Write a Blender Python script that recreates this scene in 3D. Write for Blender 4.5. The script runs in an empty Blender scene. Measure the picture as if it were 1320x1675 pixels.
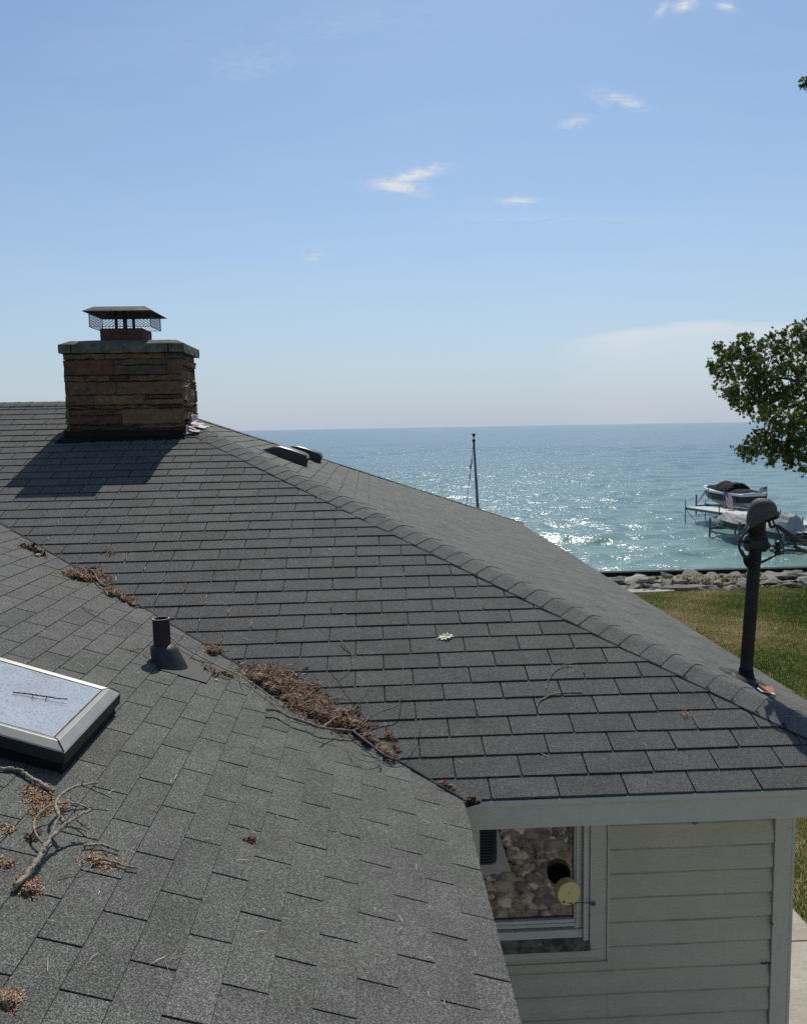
import bpy, math, random
import numpy as np
from mathutils import Vector, noise as mnoise
random.seed(7); RNG = np.random.default_rng(7)
R = math.radians
scene = bpy.context.scene
COL = scene.collection

# ------------------------------------------------------------------ camera
FPX = 1318.5; PITCH, ROLL, YAW = .1049, -.0174, .0427
def cam_axes():
    cy, sy = math.cos(YAW), math.sin(YAW)
    f = np.array([sy*math.cos(PITCH), cy*math.cos(PITCH), -math.sin(PITCH)])
    r = np.array([cy, -sy, 0.]); u = np.cross(r, f)
    return r*math.cos(ROLL)+u*math.sin(ROLL), -r*math.sin(ROLL)+u*math.cos(ROLL), f
CR, CU, CF = cam_axes()
cam = bpy.data.cameras.new('camera'); cam_o = bpy.data.objects.new('camera', cam); COL.objects.link(cam_o)
from mathutils import Matrix
M = Matrix(((CR[0], CU[0], -CF[0], 0), (CR[1], CU[1], -CF[1], 0), (CR[2], CU[2], -CF[2], 0), (0, 0, 0, 1)))
cam_o.matrix_world = M
cam.sensor_fit = 'HORIZONTAL'; cam.sensor_width = 36; cam.lens = 36*FPX/1320
cam.clip_start = .05; cam.clip_end = 20000
scene.camera = cam_o

# ------------------------------------------------------------------ sky + sun
SUN_EL, SUN_AZ = 53.2, 10.0          # degrees; azimuth from +Y towards +X
world = bpy.data.worlds.new('World'); scene.world = world; world.use_nodes = True
wn = world.node_tree.nodes; wl = world.node_tree.links; wn.clear()
w_out = wn.new('ShaderNodeOutputWorld'); w_bg = wn.new('ShaderNodeBackground')
sky = wn.new('ShaderNodeTexSky'); sky.sky_type = 'NISHITA'; sky.sun_disc = False
sky.sun_elevation = R(SUN_EL); sky.sun_rotation = R(SUN_AZ)
sky.air_density = 1.0; sky.dust_density = .6; sky.ozone_density = 2.0; sky.altitude = 180
w_bg.inputs['Strength'].default_value = .1
wl.new(w_bg.outputs[0], w_out.inputs[0])
sun = bpy.data.lights.new('sun', 'SUN'); sun.energy = 4.0; sun.angle = R(.5); sun.color = (1, .96, .88)
sun_o = bpy.data.objects.new('sun', sun); COL.objects.link(sun_o)
sd = Vector((math.sin(R(SUN_AZ))*math.cos(R(SUN_EL)), math.cos(R(SUN_AZ))*math.cos(R(SUN_EL)), math.sin(R(SUN_EL))))
sun_o.rotation_euler = sd.to_track_quat('Z', 'Y').to_euler(); sun_o.location = sd*60
vs = scene.view_settings; vs.view_transform = 'Standard'; vs.look = 'None'; vs.gamma = 1; vs.use_curve_mapping = False
vs.exposure = -0.05
scene.cycles.use_denoising = False      # keeps the glitter on the lake and the grain of the shingles

# ------------------------------------------------------------------ node helpers
class NT:
    def __init__(s, tree): s.t = tree; s.n = tree.nodes; s.l = tree.links
    def put(s, sock, v):
        if v is None: return
        if isinstance(v, bpy.types.NodeSocket): s.l.new(v, sock)
        elif isinstance(v, (tuple, list)) and sock.type == 'RGBA' and len(v) == 3: sock.default_value = (*v, 1)
        else: sock.default_value = v
    def math(s, op, a, b=None, c=None, clamp=False):
        n = s.n.new('ShaderNodeMath'); n.operation = op; n.use_clamp = clamp
        s.put(n.inputs[0], a); s.put(n.inputs[1], b); s.put(n.inputs[2], c); return n.outputs[0]
    def vmath(s, op, a, b=None):
        n = s.n.new('ShaderNodeVectorMath'); n.operation = op
        s.put(n.inputs[0], a); s.put(n.inputs[1], b); return n.outputs[0]
    def mix(s, f, a, b, mode='MIX'):
        n = s.n.new('ShaderNodeMix'); n.data_type = 'RGBA'; n.blend_type = mode; n.clamp_factor = True
        s.put(n.inputs[0], f); s.put(n.inputs[6], a); s.put(n.inputs[7], b); return n.outputs[2]
    def coord(s, kind='Object'): return s.n.new('ShaderNodeTexCoord').outputs[kind]
    def scale(s, v, sc, loc=(0, 0, 0), rot=(0, 0, 0)):
        n = s.n.new('ShaderNodeMapping'); s.put(n.inputs[0], v); n.inputs['Scale'].default_value = sc
        n.inputs['Location'].default_value = loc; n.inputs['Rotation'].default_value = rot; return n.outputs[0]
    def noise(s, v, scale, detail=2, rough=.5, dist=0, out=0):
        n = s.n.new('ShaderNodeTexNoise'); s.put(n.inputs['Vector'], v); n.inputs['Scale'].default_value = scale
        n.inputs['Detail'].default_value = detail; n.inputs['Roughness'].default_value = rough
        n.inputs['Distortion'].default_value = dist; return n.outputs[out]
    def voro(s, v, scale, feat='F1', out=0):
        n = s.n.new('ShaderNodeTexVoronoi'); n.feature = feat; s.put(n.inputs['Vector'], v); n.inputs['Scale'].default_value = scale
        return n.outputs[out]
    def ramp(s, f, stops, interp='LINEAR'):
        n = s.n.new('ShaderNodeValToRGB'); n.color_ramp.interpolation = interp; e = n.color_ramp.elements
        while len(e) < len(stops): e.new(.5)
        for i, (p, c) in enumerate(stops):
            e[i].position = p; e[i].color = (c, c, c, 1) if isinstance(c, (int, float)) else (*c, 1)
        s.put(n.inputs[0], f); return n.outputs[0]
    def attr(s, name, out='Fac'):
        n = s.n.new('ShaderNodeAttribute'); n.attribute_name = name; return n.outputs[out]
    def bump(s, h, strength=.5, dist=.01, normal=None):
        n = s.n.new('ShaderNodeBump'); n.inputs['Strength'].default_value = strength; n.inputs['Distance'].default_value = dist
        s.put(n.inputs['Height'], h)
        if normal is not None: s.put(n.inputs['Normal'], normal)
        return n.outputs[0]
    def sep(s, v):
        n = s.n.new('ShaderNodeSeparateXYZ'); s.put(n.inputs[0], v); return n.outputs
def mat(name):
    m = bpy.data.materials.new(name); m.use_nodes = True; t = NT(m.node_tree); b = t.n['Principled BSDF']
    return m, t, b
def simple(name, col, rough=.6, metal=0, spec=.5, var=.12, vscale=6, bumpk=0, bscale=60, dirt=None):
    m, t, b = mat(name); c = t.coord()
    n1 = t.noise(c, vscale, 4, .6)
    f = t.ramp(n1, [(.3, 1-var), (.7, 1+var)])
    cc = t.mix(1.0, col, f, 'MULTIPLY')
    if dirt:
        n2 = t.noise(c, dirt[1], 5, .65); cc = t.mix(t.ramp(n2, [(dirt[2], 0), (dirt[2]+.15, dirt[3])]), cc, dirt[0])
    t.put(b.inputs['Base Color'], cc); b.inputs['Roughness'].default_value = rough
    b.inputs['Metallic'].default_value = metal; b.inputs['Specular IOR Level'].default_value = spec
    if bumpk: t.put(b.inputs['Normal'], t.bump(t.noise(c, bscale, 3, .6), bumpk, .004))
    return m

# clouds: thin wisps of cirrus fixed to directions of the world's sky
def build_sky():
    t = NT(world.node_tree)
    x, y, z = t.sep(t.coord('Generated'))
    yy = t.math('MAXIMUM', y, .02); a = t.math('DIVIDE', x, yy); b = t.math('DIVIDE', z, yy)
    front = t.math('GREATER_THAN', y, .05)
    comb = t.n.new('ShaderNodeCombineXYZ'); t.put(comb.inputs[0], a); t.put(comb.inputs[1], b)
    v = comb.outputs[0]
    fib = t.noise(t.scale(v, (26, 95, 1), rot=(0, 0, R(-14))), 1, 6, .66, 1.2)
    fine = t.noise(t.scale(v, (60, 150, 1), rot=(0, 0, R(20))), 1, 6, .7, .6)
    soft = t.noise(t.scale(v, (5, 22, 1)), 1, 4, .55, .4)
    tex = t.math('ADD', t.math('MULTIPLY', fib, .6), t.math('MULTIPLY', fine, .4))
    # (a, b, half width, half height, slope, strength)
    cl = [(.388, .4945, .014, .009, .2, 1.1), (.438, .493, .012, .006, -.1, .9), (.360, .489, .008, .007, .9, .8),
          (.312, .386, .030, .0075, -.28, .95), (.2578, .360, .018, .0065, .15, .85), (.064, .3005, .036, .0075, .26, 1.1),
          (.042, .287, .030, .008, -.12, 1.2), (.186, .2697, .026, .0042, 0, .95), (-.058, .207, .012, .007, 0, .6),
          (-.12, .431, .05, .02, .2, .22), (.227, .248, .16, .006, -.02, .3), (-.02, .47, .16, .02, .1, .13),
          (.285, .385, .012, .005, -.5, .5)]
    tot = None
    for (a0, b0, sa, sb, sk, st) in cl:
        da = t.math('SUBTRACT', a, a0); db = t.math('SUBTRACT', t.math('SUBTRACT', b, b0), t.math('MULTIPLY', da, sk))
        d = t.math('ADD', t.math('POWER', t.math('ABSOLUTE', t.math('DIVIDE', da, sa)), 2.), t.math('POWER', t.math('ABSOLUTE', t.math('DIVIDE', db, sb)), 2.))
        g = t.math('EXPONENT', t.math('MULTIPLY', d, -.9))
        g = t.math('MULTIPLY', g, st)
        tot = g if tot is None else t.math('MAXIMUM', tot, g)
    wisps = t.math('MULTIPLY', tot, t.ramp(t.math('ADD', tex, t.math('MULTIPLY', tot, .12)), [(.45, 0), (.68, 1)]))
    # the broad sheet low over the lake on the right, crisp on its upper edge
    edge = t.math('SUBTRACT', .1265, t.math('MULTIPLY', t.math('POWER', t.math('ABSOLUTE', t.math('SUBTRACT', a, .45)), 2.), .55))
    edge = t.math('ADD', edge, t.math('MULTIPLY', t.math('SUBTRACT', soft, .5), .012))
    below = t.math('SUBTRACT', edge, b)
    sheet = t.math('MULTIPLY', t.math('MULTIPLY', below, 120., clamp=True), t.math('EXPONENT', t.math('MULTIPLY', t.math('MAXIMUM', below, 0.), -24.)))
    side = t.math('MULTIPLY', t.math('SUBTRACT', a, .225), 11., clamp=True)
    sheet = t.math('MULTIPLY', t.math('MULTIPLY', sheet, side), t.ramp(soft, [(.3, .65), (.65, 1.)]))
    veil = t.math('MULTIPLY', t.ramp(soft, [(.45, 0), (.8, .12)]), .5)
    f = t.math('MULTIPLY', t.math('ADD', t.math('ADD', t.math('MULTIPLY', wisps, .9), t.math('MULTIPLY', sheet, .95)), veil, clamp=True), front, clamp=True)
    hsv = t.n.new('ShaderNodeHueSaturation'); hsv.inputs['Hue'].default_value = .5; hsv.inputs['Saturation'].default_value = 1.0
    t.put(hsv.inputs['Color'], sky.outputs[0])
    el = t.math('MAXIMUM', z, 0.)
    hz = t.math('EXPONENT', t.math('MULTIPLY', el, -5.2))
    skyc = t.mix(t.math('MULTIPLY', hz, .97), t.mix(1., hsv.outputs[0], (.93, 1.08, 1.15), 'MULTIPLY'), (4.85, 5.5, 6.55))
    c = t.mix(f, skyc, (7.4, 7.7, 8.2))
    t.put(w_bg.inputs['Color'], c)
    return hsv
SKY_HSV = build_sky()

# ------------------------------------------------------------------ mesh helpers
def nrm(v): v = np.asarray(v, float); return v/np.linalg.norm(v)
class MB:
    def __init__(s): s.v = []; s.f = []; s.m = []; s.t = []
    def add(s, verts, faces, mi=0, tint=.5):
        o = len(s.v); s.v.extend([tuple(map(float, p)) for p in verts])
        for f in faces: s.f.append([i+o for i in f]); s.m.append(mi); s.t.append(tint)
    def box(s, lo, hi, mi=0, tint=.5):
        (a, b, c), (d, e, f) = lo, hi
        s.add([(a,b,c),(d,b,c),(d,e,c),(a,e,c),(a,b,f),(d,b,f),(d,e,f),(a,e,f)],
              [(0,3,2,1),(4,5,6,7),(0,1,5,4),(1,2,6,5),(2,3,7,6),(3,0,4,7)], mi, tint)
    def obox(s, c, ax, ay, az, mi=0, tint=.5):     # oriented box: centre + half-axis vectors
        c, ax, ay, az = map(lambda q: np.asarray(q, float), (c, ax, ay, az))
        P = [c+i*ax+j*ay+k*az for k in (-1, 1) for (i, j) in ((-1,-1),(1,-1),(1,1),(-1,1))]
        s.add(P, [(0,3,2,1),(4,5,6,7),(0,1,5,4),(1,2,6,5),(2,3,7,6),(3,0,4,7)], mi, tint)
    def beam(s, p, q, w, h=None, mi=0, tint=.5):
        p, q = np.asarray(p, float), np.asarray(q, float); d = nrm(q-p)
        up = np.array([0, 0, 1.]) if abs(d[2]) < .95 else np.array([1., 0, 0])
        x = nrm(np.cross(d, up)); y = np.cross(x, d)
        s.obox((p+q)/2, x*w/2, y*(h or w)/2, (q-p)/2, mi, tint)
    def tube(s, pts, rad, n=8, mi=0, tint=.5, cap=True):
        pts = [np.asarray(p, float) for p in pts]; k = len(pts)
        if not hasattr(rad, '__len__'): rad = [rad]*k
        d0 = nrm(pts[1]-pts[0]); up = np.array([0, 0, 1.]) if abs(d0[2]) < .9 else np.array([1., 0, 0])
        x = nrm(np.cross(d0, up)); V = []
        for i, p in enumerate(pts):
            d = nrm(pts[min(i+1, k-1)]-pts[max(i-1, 0)])
            x = x-d*(x@d); x = nrm(x); y = np.cross(d, x)
            for j in range(n):
                a = 2*math.pi*j/n; V.append(p+rad[i]*(math.cos(a)*x+math.sin(a)*y))
        F = [(i*n+j, i*n+(j+1) % n, (i+1)*n+(j+1) % n, (i+1)*n+j) for i in range(k-1) for j in range(n)]
        if cap: F += [tuple(range(n))[::-1], tuple(range((k-1)*n, k*n))]
        s.add(V, F, mi, tint)
    def lathe(s, prof, c=(0, 0, 0), n=24, mi=0, tint=.5, axis=(0, 0, 1), xa=None):
        az = nrm(axis); xa = nrm(xa) if xa is not None else nrm(np.cross(az, (0, 1, .01) if abs(az[1]) < .9 else (1, 0, 0)))
        ya = np.cross(az, xa); c = np.asarray(c, float); V = []
        for r, h in prof:
            for j in range(n):
                a = 2*math.pi*j/n; V.append(c+az*h+r*(math.cos(a)*xa+math.sin(a)*ya))
        k = len(prof)
        s.add(V, [(i*n+j, i*n+(j+1) % n, (i+1)*n+(j+1) % n, (i+1)*n+j) for i in range(k-1) for j in range(n)], mi, tint)
    def build(s, name, mats, parent=None, smooth=False, bevel=0, autos=None):
        me = bpy.data.meshes.new(name); me.from_pydata(s.v, [], s.f); me.update()
        if not isinstance(mats, (list, tuple)): mats = [mats]
        for m in mats: me.materials.append(m)
        me.polygons.foreach_set('material_index', s.m)
        a = me.attributes.new('tint', 'FLOAT', 'FACE'); a.data.foreach_set('value', s.t)
        if smooth: me.polygons.foreach_set('use_smooth', [True]*len(s.f))
        me.update(); o = bpy.data.objects.new(name, me); COL.objects.link(o)
        if parent is not None: o.parent = parent
        if bevel:
            b = o.modifiers.new('bevel', 'BEVEL'); b.width = bevel; b.segments = 2; b.limit_method = 'ANGLE'; b.angle_limit = R(35)
        return o
def tag(o, label=None, cat=None, group=None, kind=None):
    if label: o['label'] = label
    if cat: o['category'] = cat
    if group: o['group'] = group
    if kind: o['kind'] = kind
    return o
def empty(name, loc, label=None, cat=None, group=None):
    o = bpy.data.objects.new(name, None); COL.objects.link(o); o.location = loc; o.empty_display_size = .2
    return tag(o, label, cat, group)
def rebase(root):
    """children were modelled in world space: shift them into the root's frame"""
    L = Vector(root.location)
    for o in bpy.data.objects:
        if o.parent is root and o.type == 'MESH':
            o.location = -L
def origin_to(o, p):
    p = Vector(p); o.data.transform(Matrix.Translation(-p)); o.location = o.location + p
    return o
def copy_tree(o, parent=None):
    c = o.copy(); COL.objects.link(c); c.parent = parent
    for ch in [q for q in bpy.data.objects if q.parent is o]: copy_tree(ch, c)
    return c

# ------------------------------------------------------------------ the roof's planes
TB = 0.4088; SB = math.atan(TB)                       # 5:12 pitch of the main hip roof
EY, EZ = 3.7062, -1.8007                              # front eave
EX = 2.78                                             # right eave
RY = 8.93; RZ = EZ+TB*(RY-EY); PX = EX-(RY-EY)        # ridge, hip peak
FY = 15.0                                             # far eave
TA = 1/3.; AX = .425                                  # wing slope, eave at x = AX
GZ = -4.3                                             # lawn level
def zA(x): return EZ+(AX-x)*TA
def zB(y): return EZ+(y-EY)*TB
def zC(x): return EZ+(EX-x)*TB
def ray(px, py): return CF*FPX+CR*(px-660)-CU*(py-837.5)
def hit(n, p, px, py):
    d = ray(px, py); n = np.asarray(n, float); return d*((np.asarray(p, float)@n)/(d@n))
def onA(px, py, l=0): return hit((TA, 0, 1), (AX, 0, EZ+l), px, py)
def onB(px, py, l=0): return hit((0, -TB, 1), (0, EY, EZ+l), px, py)
def onC(px, py, l=0): return hit((TB, 0, 1), (EX, 0, EZ+l), px, py)
def onR(px, py, l=0):
    a, b = onA(px, py, l), onB(px, py, l)
    return a if a[1] < b[1] else b
def roof_z(x, y): return max(zA(x), zB(y))

# ------------------------------------------------------------------ materials
def shingle_mat(name, dark=1.0, green=.5):
    m, t, b = mat(name); c = t.coord()
    g1 = t.noise(c, 420, 2, .75); g2 = t.noise(c, 170, 2, .7); sp = t.voro(c, 360, out=1)
    spv = t.sep(sp)[0]
    grain = t.math('ADD', t.math('MULTIPLY', g1, .55), t.math('MULTIPLY', g2, .45))
    col = t.ramp(grain, [(.36, (.0165, .0155, .0145)), (.46, (.052, .049, .045)), (.54, (.110, .105, .095)), (.66, (.26, .256, .238))])
    col = t.mix(t.ramp(spv, [(.86, 0), (.93, .55)]), col, (.31, .305, .285))
    col = t.mix(t.ramp(spv, [(.08, .6), (.16, 0)]), col, (.018, .018, .02))
    big = t.noise(c, .9, 4, .6); mid = t.noise(c, 5, 4, .65)
    col = t.mix(t.ramp(big, [(.4, 0), (.68, green)]), col, t.mix(1., col, (.955, 1.06, .90), 'MULTIPLY'))
    col = t.mix(1., col, t.ramp(mid, [(.3, .84), (.7, 1.14)]), 'MULTIPLY')
    tint = t.attr('tint'); col = t.mix(1., col, t.ramp(tint, [(0, .88*dark), (1, 1.10*dark)]), 'MULTIPLY')
    streak = t.noise(t.scale(c, (3, 3, 3)), 3, 5, .7)
    col = t.mix(t.ramp(streak, [(.56, 0), (.74, .30)]), col, (.035, .034, .032))
    t.put(b.inputs['Base Color'], col); b.inputs['Roughness'].default_value = .88; b.inputs['Specular IOR Level'].default_value = .35
    t.put(b.inputs['Normal'], t.bump(g1, .7, .0022))
    return m
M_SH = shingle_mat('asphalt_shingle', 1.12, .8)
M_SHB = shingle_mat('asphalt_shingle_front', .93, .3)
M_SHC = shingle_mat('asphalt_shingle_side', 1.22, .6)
M_DARK = simple('bitumen_and_slot_shade', (.012, .012, .013), .9, var=.3)  # bitumen tone, also the painted shade of shingle slots and cap gaps
M_TRIM = simple('painted_trim', (.57, .53, .435), .45, var=.05, vscale=9, dirt=((.22, .20, .15), 14, .62, .35), bumpk=.1, bscale=40)
M_SIDE = simple('vinyl_siding', (.535, .485, .37), .5, var=.07, vscale=3, dirt=((.28, .25, .16), 5, .6, .3), bumpk=.12, bscale=90)
M_LAPSHADE = simple('siding_lap_shade', (.40, .365, .28), .9, var=.3, vscale=5)  # shade under each siding lap, put into a darker siding tone
M_SASH = simple('white_sash', (.64, .60, .52), .4, var=.05)
M_SILL = simple('dirty_sill', (.20, .19, .15), .7, var=.25, vscale=12, dirt=((.05, .045, .035), 16, .42, .85))
M_TAR = simple('roof_tar', (.006, .006, .007), .75, spec=.25, var=.4, vscale=30, bumpk=.8, bscale=45)
M_RUST = simple('rusty_iron', (.026, .014, .012), .75, var=.5, vscale=30, dirt=((.06, .028, .018), 40, .55, .6), bumpk=.3)
M_RUBBER = simple('black_rubber', (.022, .023, .025), .5, var=.2, bumpk=.15)
M_METD = simple('dark_sheet_metal', (.022, .021, .022), .6, spec=.35, var=.2, vscale=20)
M_CAPM = simple('weathered_cap_metal', (.20, .145, .105), .42, metal=.35, var=.25, vscale=9, dirt=((.09, .05, .03), 14, .5, .6))
M_CLAY = simple('flue_clay', (.085, .034, .026), .85, var=.3, vscale=14, bumpk=.4)
M_CONC = simple('chimney_crown_concrete', (.125, .118, .090), .9, var=.35, vscale=10, dirt=((.05, .052, .042), 12, .47, .8), bumpk=.6, bscale=70)
M_BLACK = simple('void_black', (.004, .004, .004), .9, var=.1)
M_BLKPL = simple('black_plastic_vent', (.018, .018, .019), .38, var=.2)
M_PIPE = simple('galvanised_mast', (.026, .022, .018), .7, spec=.25, var=.3, vscale=16, dirt=((.03, .028, .028), 12, .5, .7), bumpk=.2)
M_HOOD = simple('cast_weatherhead', (.085, .074, .062), .7, spec=.3, var=.2, vscale=25, bumpk=.2)
M_CABLE = simple('black_cable', (.014, .014, .015), .5)
M_STEEL = simple('dock_galvanised_steel', (.12, .155, .17), .5, metal=.3, var=.2)
M_WALLST = simple('rusted_sheet_pile', (.022, .02, .02), .8, spec=.2, var=.4)
M_DECK = simple('pale_dock_boards', (.50, .48, .44), .7, var=.1)
M_WHITE = simple('white_gelcoat', (.75, .75, .72), .25, var=.04)
M_NAVY = simple('black_hull_band', (.01, .012, .015), .2)
M_CREAM = simple('cream_hull_bottom', (.50, .48, .38), .35)
M_CANVB = simple('charcoal_canvas', (.0085, .0088, .0095), .9, spec=.2, var=.25, vscale=4)
M_CANVG = simple('grey_canvas', (.33, .32, .32), .85, var=.15, vscale=3, bumpk=.6, bscale=9)
M_RED = simple('flag_red', (.45, .03, .05), .8); M_BLUE = simple('flag_blue', (.03, .05, .25), .8); M_FWHITE = simple('flag_white', (.75, .75, .75), .8)
M_GAUGE = simple('cream_enamel', (.78, .62, .27), .45, var=.06, vscale=20, dirt=((.2, .17, .09), 25, .66, .6))
M_ROCKPATCH = simple('orange_rust_patch', (.42, .13, .055), .8, var=.25, vscale=30)
M_LEAD = simple('old_silver_flashing', (.42, .36, .36), .6, metal=.15, var=.35, vscale=45, dirt=((.02, .02, .02), 40, .5, .9), bumpk=.8, bscale=60)
M_GREY = simple('skylight_frame_metal', (.29, .28, .25), .42, metal=.15, var=.10, vscale=10, dirt=((.22, .21, .18), 30, .6, .4))
M_ACCASE = simple('grey_pad', (.32, .33, .32), .8, var=.1)
M_ACGR = simple('ac_grille', (.03, .036, .045), .5)
def wood_mat(name, c1, c2, sc=55):
    m, t, b = mat(name); c = t.coord(); n = t.noise(c, sc, 4, .7)
    t.put(b.inputs['Base Color'], t.ramp(n, [(.35, c1), (.6, c2)])); b.inputs['Roughness'].default_value = .85
    t.put(b.inputs['Normal'], t.bump(n, .8, .004)); return m
M_BARK = wood_mat('lichen_bark', (.038, .027, .020), (.36, .31, .235), 80)
M_TWIG = wood_mat('grey_twig', (.06, .048, .042), (.21, .18, .16))
M_TWIGD = wood_mat('dark_twig', (.030, .024, .02), (.09, .07, .06))
M_TRUNK = wood_mat('tree_bark', (.035, .028, .022), (.10, .085, .07), 9)
def litter_mat():
    m, t, b = mat('dry_needles'); f = t.attr('tint')
    t.put(b.inputs['Base Color'], t.ramp(f, [(0, (.020, .013, .010)), (.2, (.085, .042, .026)), (.48, (.25, .115, .052)), (.72, (.36, .23, .14)), (1, (.68, .58, .44))]))
    b.inputs['Roughness'].default_value = .8; return m
M_LIT = litter_mat()
def stone_mat():
    m, t, b = mat('chimney_fieldstone'); c = t.coord(); f = t.attr('tint')
    base = t.ramp(f, [(0, (.060, .032, .024)), (.2, (.13, .056, .034)), (.4, (.15, .088, .050)), (.65, (.20, .128, .068)), (.85, (.12, .078, .048)), (1, (.085, .075, .060))])
    lay = t.noise(t.scale(c, (3, 3, 26)), 1, 5, .65, .6); sm = t.noise(c, 24, 5, .7)
    base = t.mix(t.ramp(lay, [(.4, 0), (.62, .55)]), base, t.mix(1., base, (1.6, 1.35, 1.1), 'MULTIPLY'))
    base = t.mix(t.ramp(lay, [(.3, .6), (.42, 0)]), base, t.mix(1., base, (.45, .4, .4), 'MULTIPLY'))
    base = t.mix(1., base, t.ramp(sm, [(.3, .45), (.7, 1.05)]), 'MULTIPLY')
    t.put(b.inputs['Base Color'], base); b.inputs['Roughness'].default_value = .85
    h = t.math('ADD', lay, t.math('MULTIPLY', sm, .6)); t.put(b.inputs['Normal'], t.bump(h, .8, .012)); return m
M_STONE = stone_mat(); M_MORTAR = simple('dark_mortar', (.035, .03, .026), .95, var=.3, vscale=30, bumpk=.5)
def rock_mat(name, ramp, sc=1.0):
    m, t, b = mat(name); c = t.coord()
    oi = t.n.new('ShaderNodeObjectInfo').outputs['Random']; f = t.attr('tint')
    fr = t.math('FRACT', t.math('ADD', f, oi))
    base = t.ramp(fr, ramp); n = t.noise(c, 5*sc, 5, .65); n2 = t.noise(c, 30*sc, 4, .7)
    base = t.mix(1., base, t.ramp(n, [(.3, .62), (.7, 1.3)]), 'MULTIPLY')
    base = t.mix(t.ramp(n2, [(.55, 0), (.75, .4)]), base, (.10, .09, .07))
    t.put(b.inputs['Base Color'], base); b.inputs['Roughness'].default_value = .9
    t.put(b.inputs['Normal'], t.bump(t.math('ADD', n, t.math('MULTIPLY', n2, .4)), .7, .03/sc)); return m
M_ROCK = rock_mat('riprap_limestone', [(0, (.28, .255, .22)), (.25, (.13, .12, .11)), (.45, (.36, .33, .28)), (.6, (.22, .185, .15)), (.75, (.10, .10, .10)), (.88, (.42, .385, .33)), (1, (.20, .18, .16))])
M_PEB = rock_mat('river_cobble', [(0, (.30, .27, .23)), (.25, (.16, .15, .14)), (.45, (.10, .10, .105)), (.6, (.34, .29, .23)), (.75, (.20, .15, .11)), (.88, (.55, .50, .43)), (1, (.13, .12, .12))], 5)
def grass_mats():
    m, t, b = mat('lawn_soil_and_thatch'); c = t.coord()
    big = t.noise(c, .35, 4, .6); mid = t.noise(c, 2.2, 5, .7); fine = t.noise(c, 60, 3, .7)
    g = t.mix(t.ramp(mid, [(.35, 0), (.65, 1)]), (.13, .15, .034), (.21, .21, .055))
    br = t.mix(t.ramp(fine, [(.3, 0), (.7, 1)]), (.32, .25, .12), (.46, .38, .20))
    f = t.math('ADD', t.math('MULTIPLY', big, .6), t.math('MULTIPLY', mid, .4))
    col = t.mix(t.ramp(f, [(.44, 0), (.62, .85)]), g, br)
    col = t.mix(1., col, t.ramp(fine, [(.3, .55), (.7, 1.35)]), 'MULTIPLY')
    t.put(b.inputs['Base Color'], col); b.inputs['Roughness'].default_value = .95
    t.put(b.inputs['Normal'], t.bump(fine, 1, .03))
    m2, t, b = mat('grass_blades'); f = t.attr('tint')
    t.put(b.inputs['Base Color'], t.ramp(f, [(0, (.15, .195, .042)), (.4, (.27, .30, .075)), (.55, (.40, .36, .12)), (.8, (.50, .41, .20)), (1, (.66, .56, .34))]))
    b.inputs['Roughness'].default_value = .7; b.inputs['Specular IOR Level'].default_value = .25
    return m, m2
M_LAWN, M_BLADE = grass_mats()
def leaf_mat(name, c1, c2, tr):
    m, t, b = mat(name); oi = t.attr('tint')
    col = t.mix(oi, c1, c2); t.put(b.inputs['Base Color'], col); b.inputs['Roughness'].default_value = .45
    b.inputs['Specular IOR Level'].default_value = .4
    tl = t.n.new('ShaderNodeBsdfTranslucent'); t.put(tl.inputs[0], t.mix(1., col, (1.9, 1.6, .5), 'MULTIPLY'))
    mx = t.n.new('ShaderNodeMixShader'); mx.inputs[0].default_value = tr
    out = t.n['Material Output']; t.l.new(b.outputs[0], mx.inputs[1]); t.l.new(tl.outputs[0], mx.inputs[2]); t.l.new(mx.outputs[0], out.inputs[0])
    return m
M_LEAF = leaf_mat('maple_foliage', (.026, .055, .015), (.075, .112, .030), .36)
M_GLEAF = leaf_mat('fallen_leaf_pale_green', (.62, .68, .42), (.70, .74, .50), .05)
def water_mat():
    m, t, b = mat('lake_water'); c = t.coord()
    y = t.sep(c)[1]
    shallow = t.ramp(t.math('DIVIDE', y, 400.), [(.05, (.175, .275, .225)), (.11, (.12, .215, .20)), (.30, (.065, .145, .17)), (1, (.045, .11, .155))])
    t.put(b.inputs['Base Color'], shallow)
    b.inputs['Roughness'].default_value = .21; b.inputs['IOR'].default_value = 1.33
    n1 = t.noise(t.scale(c, (.75, 1.6, 1), rot=(0, 0, R(10))), 1.7, 3, .62, .3)
    n2 = t.noise(t.scale(c, (1.1, 1.9, 1), rot=(0, 0, R(-14))), 5.0, 2, .55, .2)
    nb = t.bump(n1, 1., .108); nb = t.bump(n2, 1., .019, nb)
    t.put(b.inputs['Normal'], nb)
    return m
M_WATER = water_mat()
def glass_mat():
    m, t, b = mat('window_glass_dark_room'); b.inputs['Base Color'].default_value = (.006, .006, .007, 1)
    b.inputs['Roughness'].default_value = .012; b.inputs['IOR'].default_value = 1.95; b.inputs['Specular IOR Level'].default_value = .8
    return m
M_GLASS = glass_mat()
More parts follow.
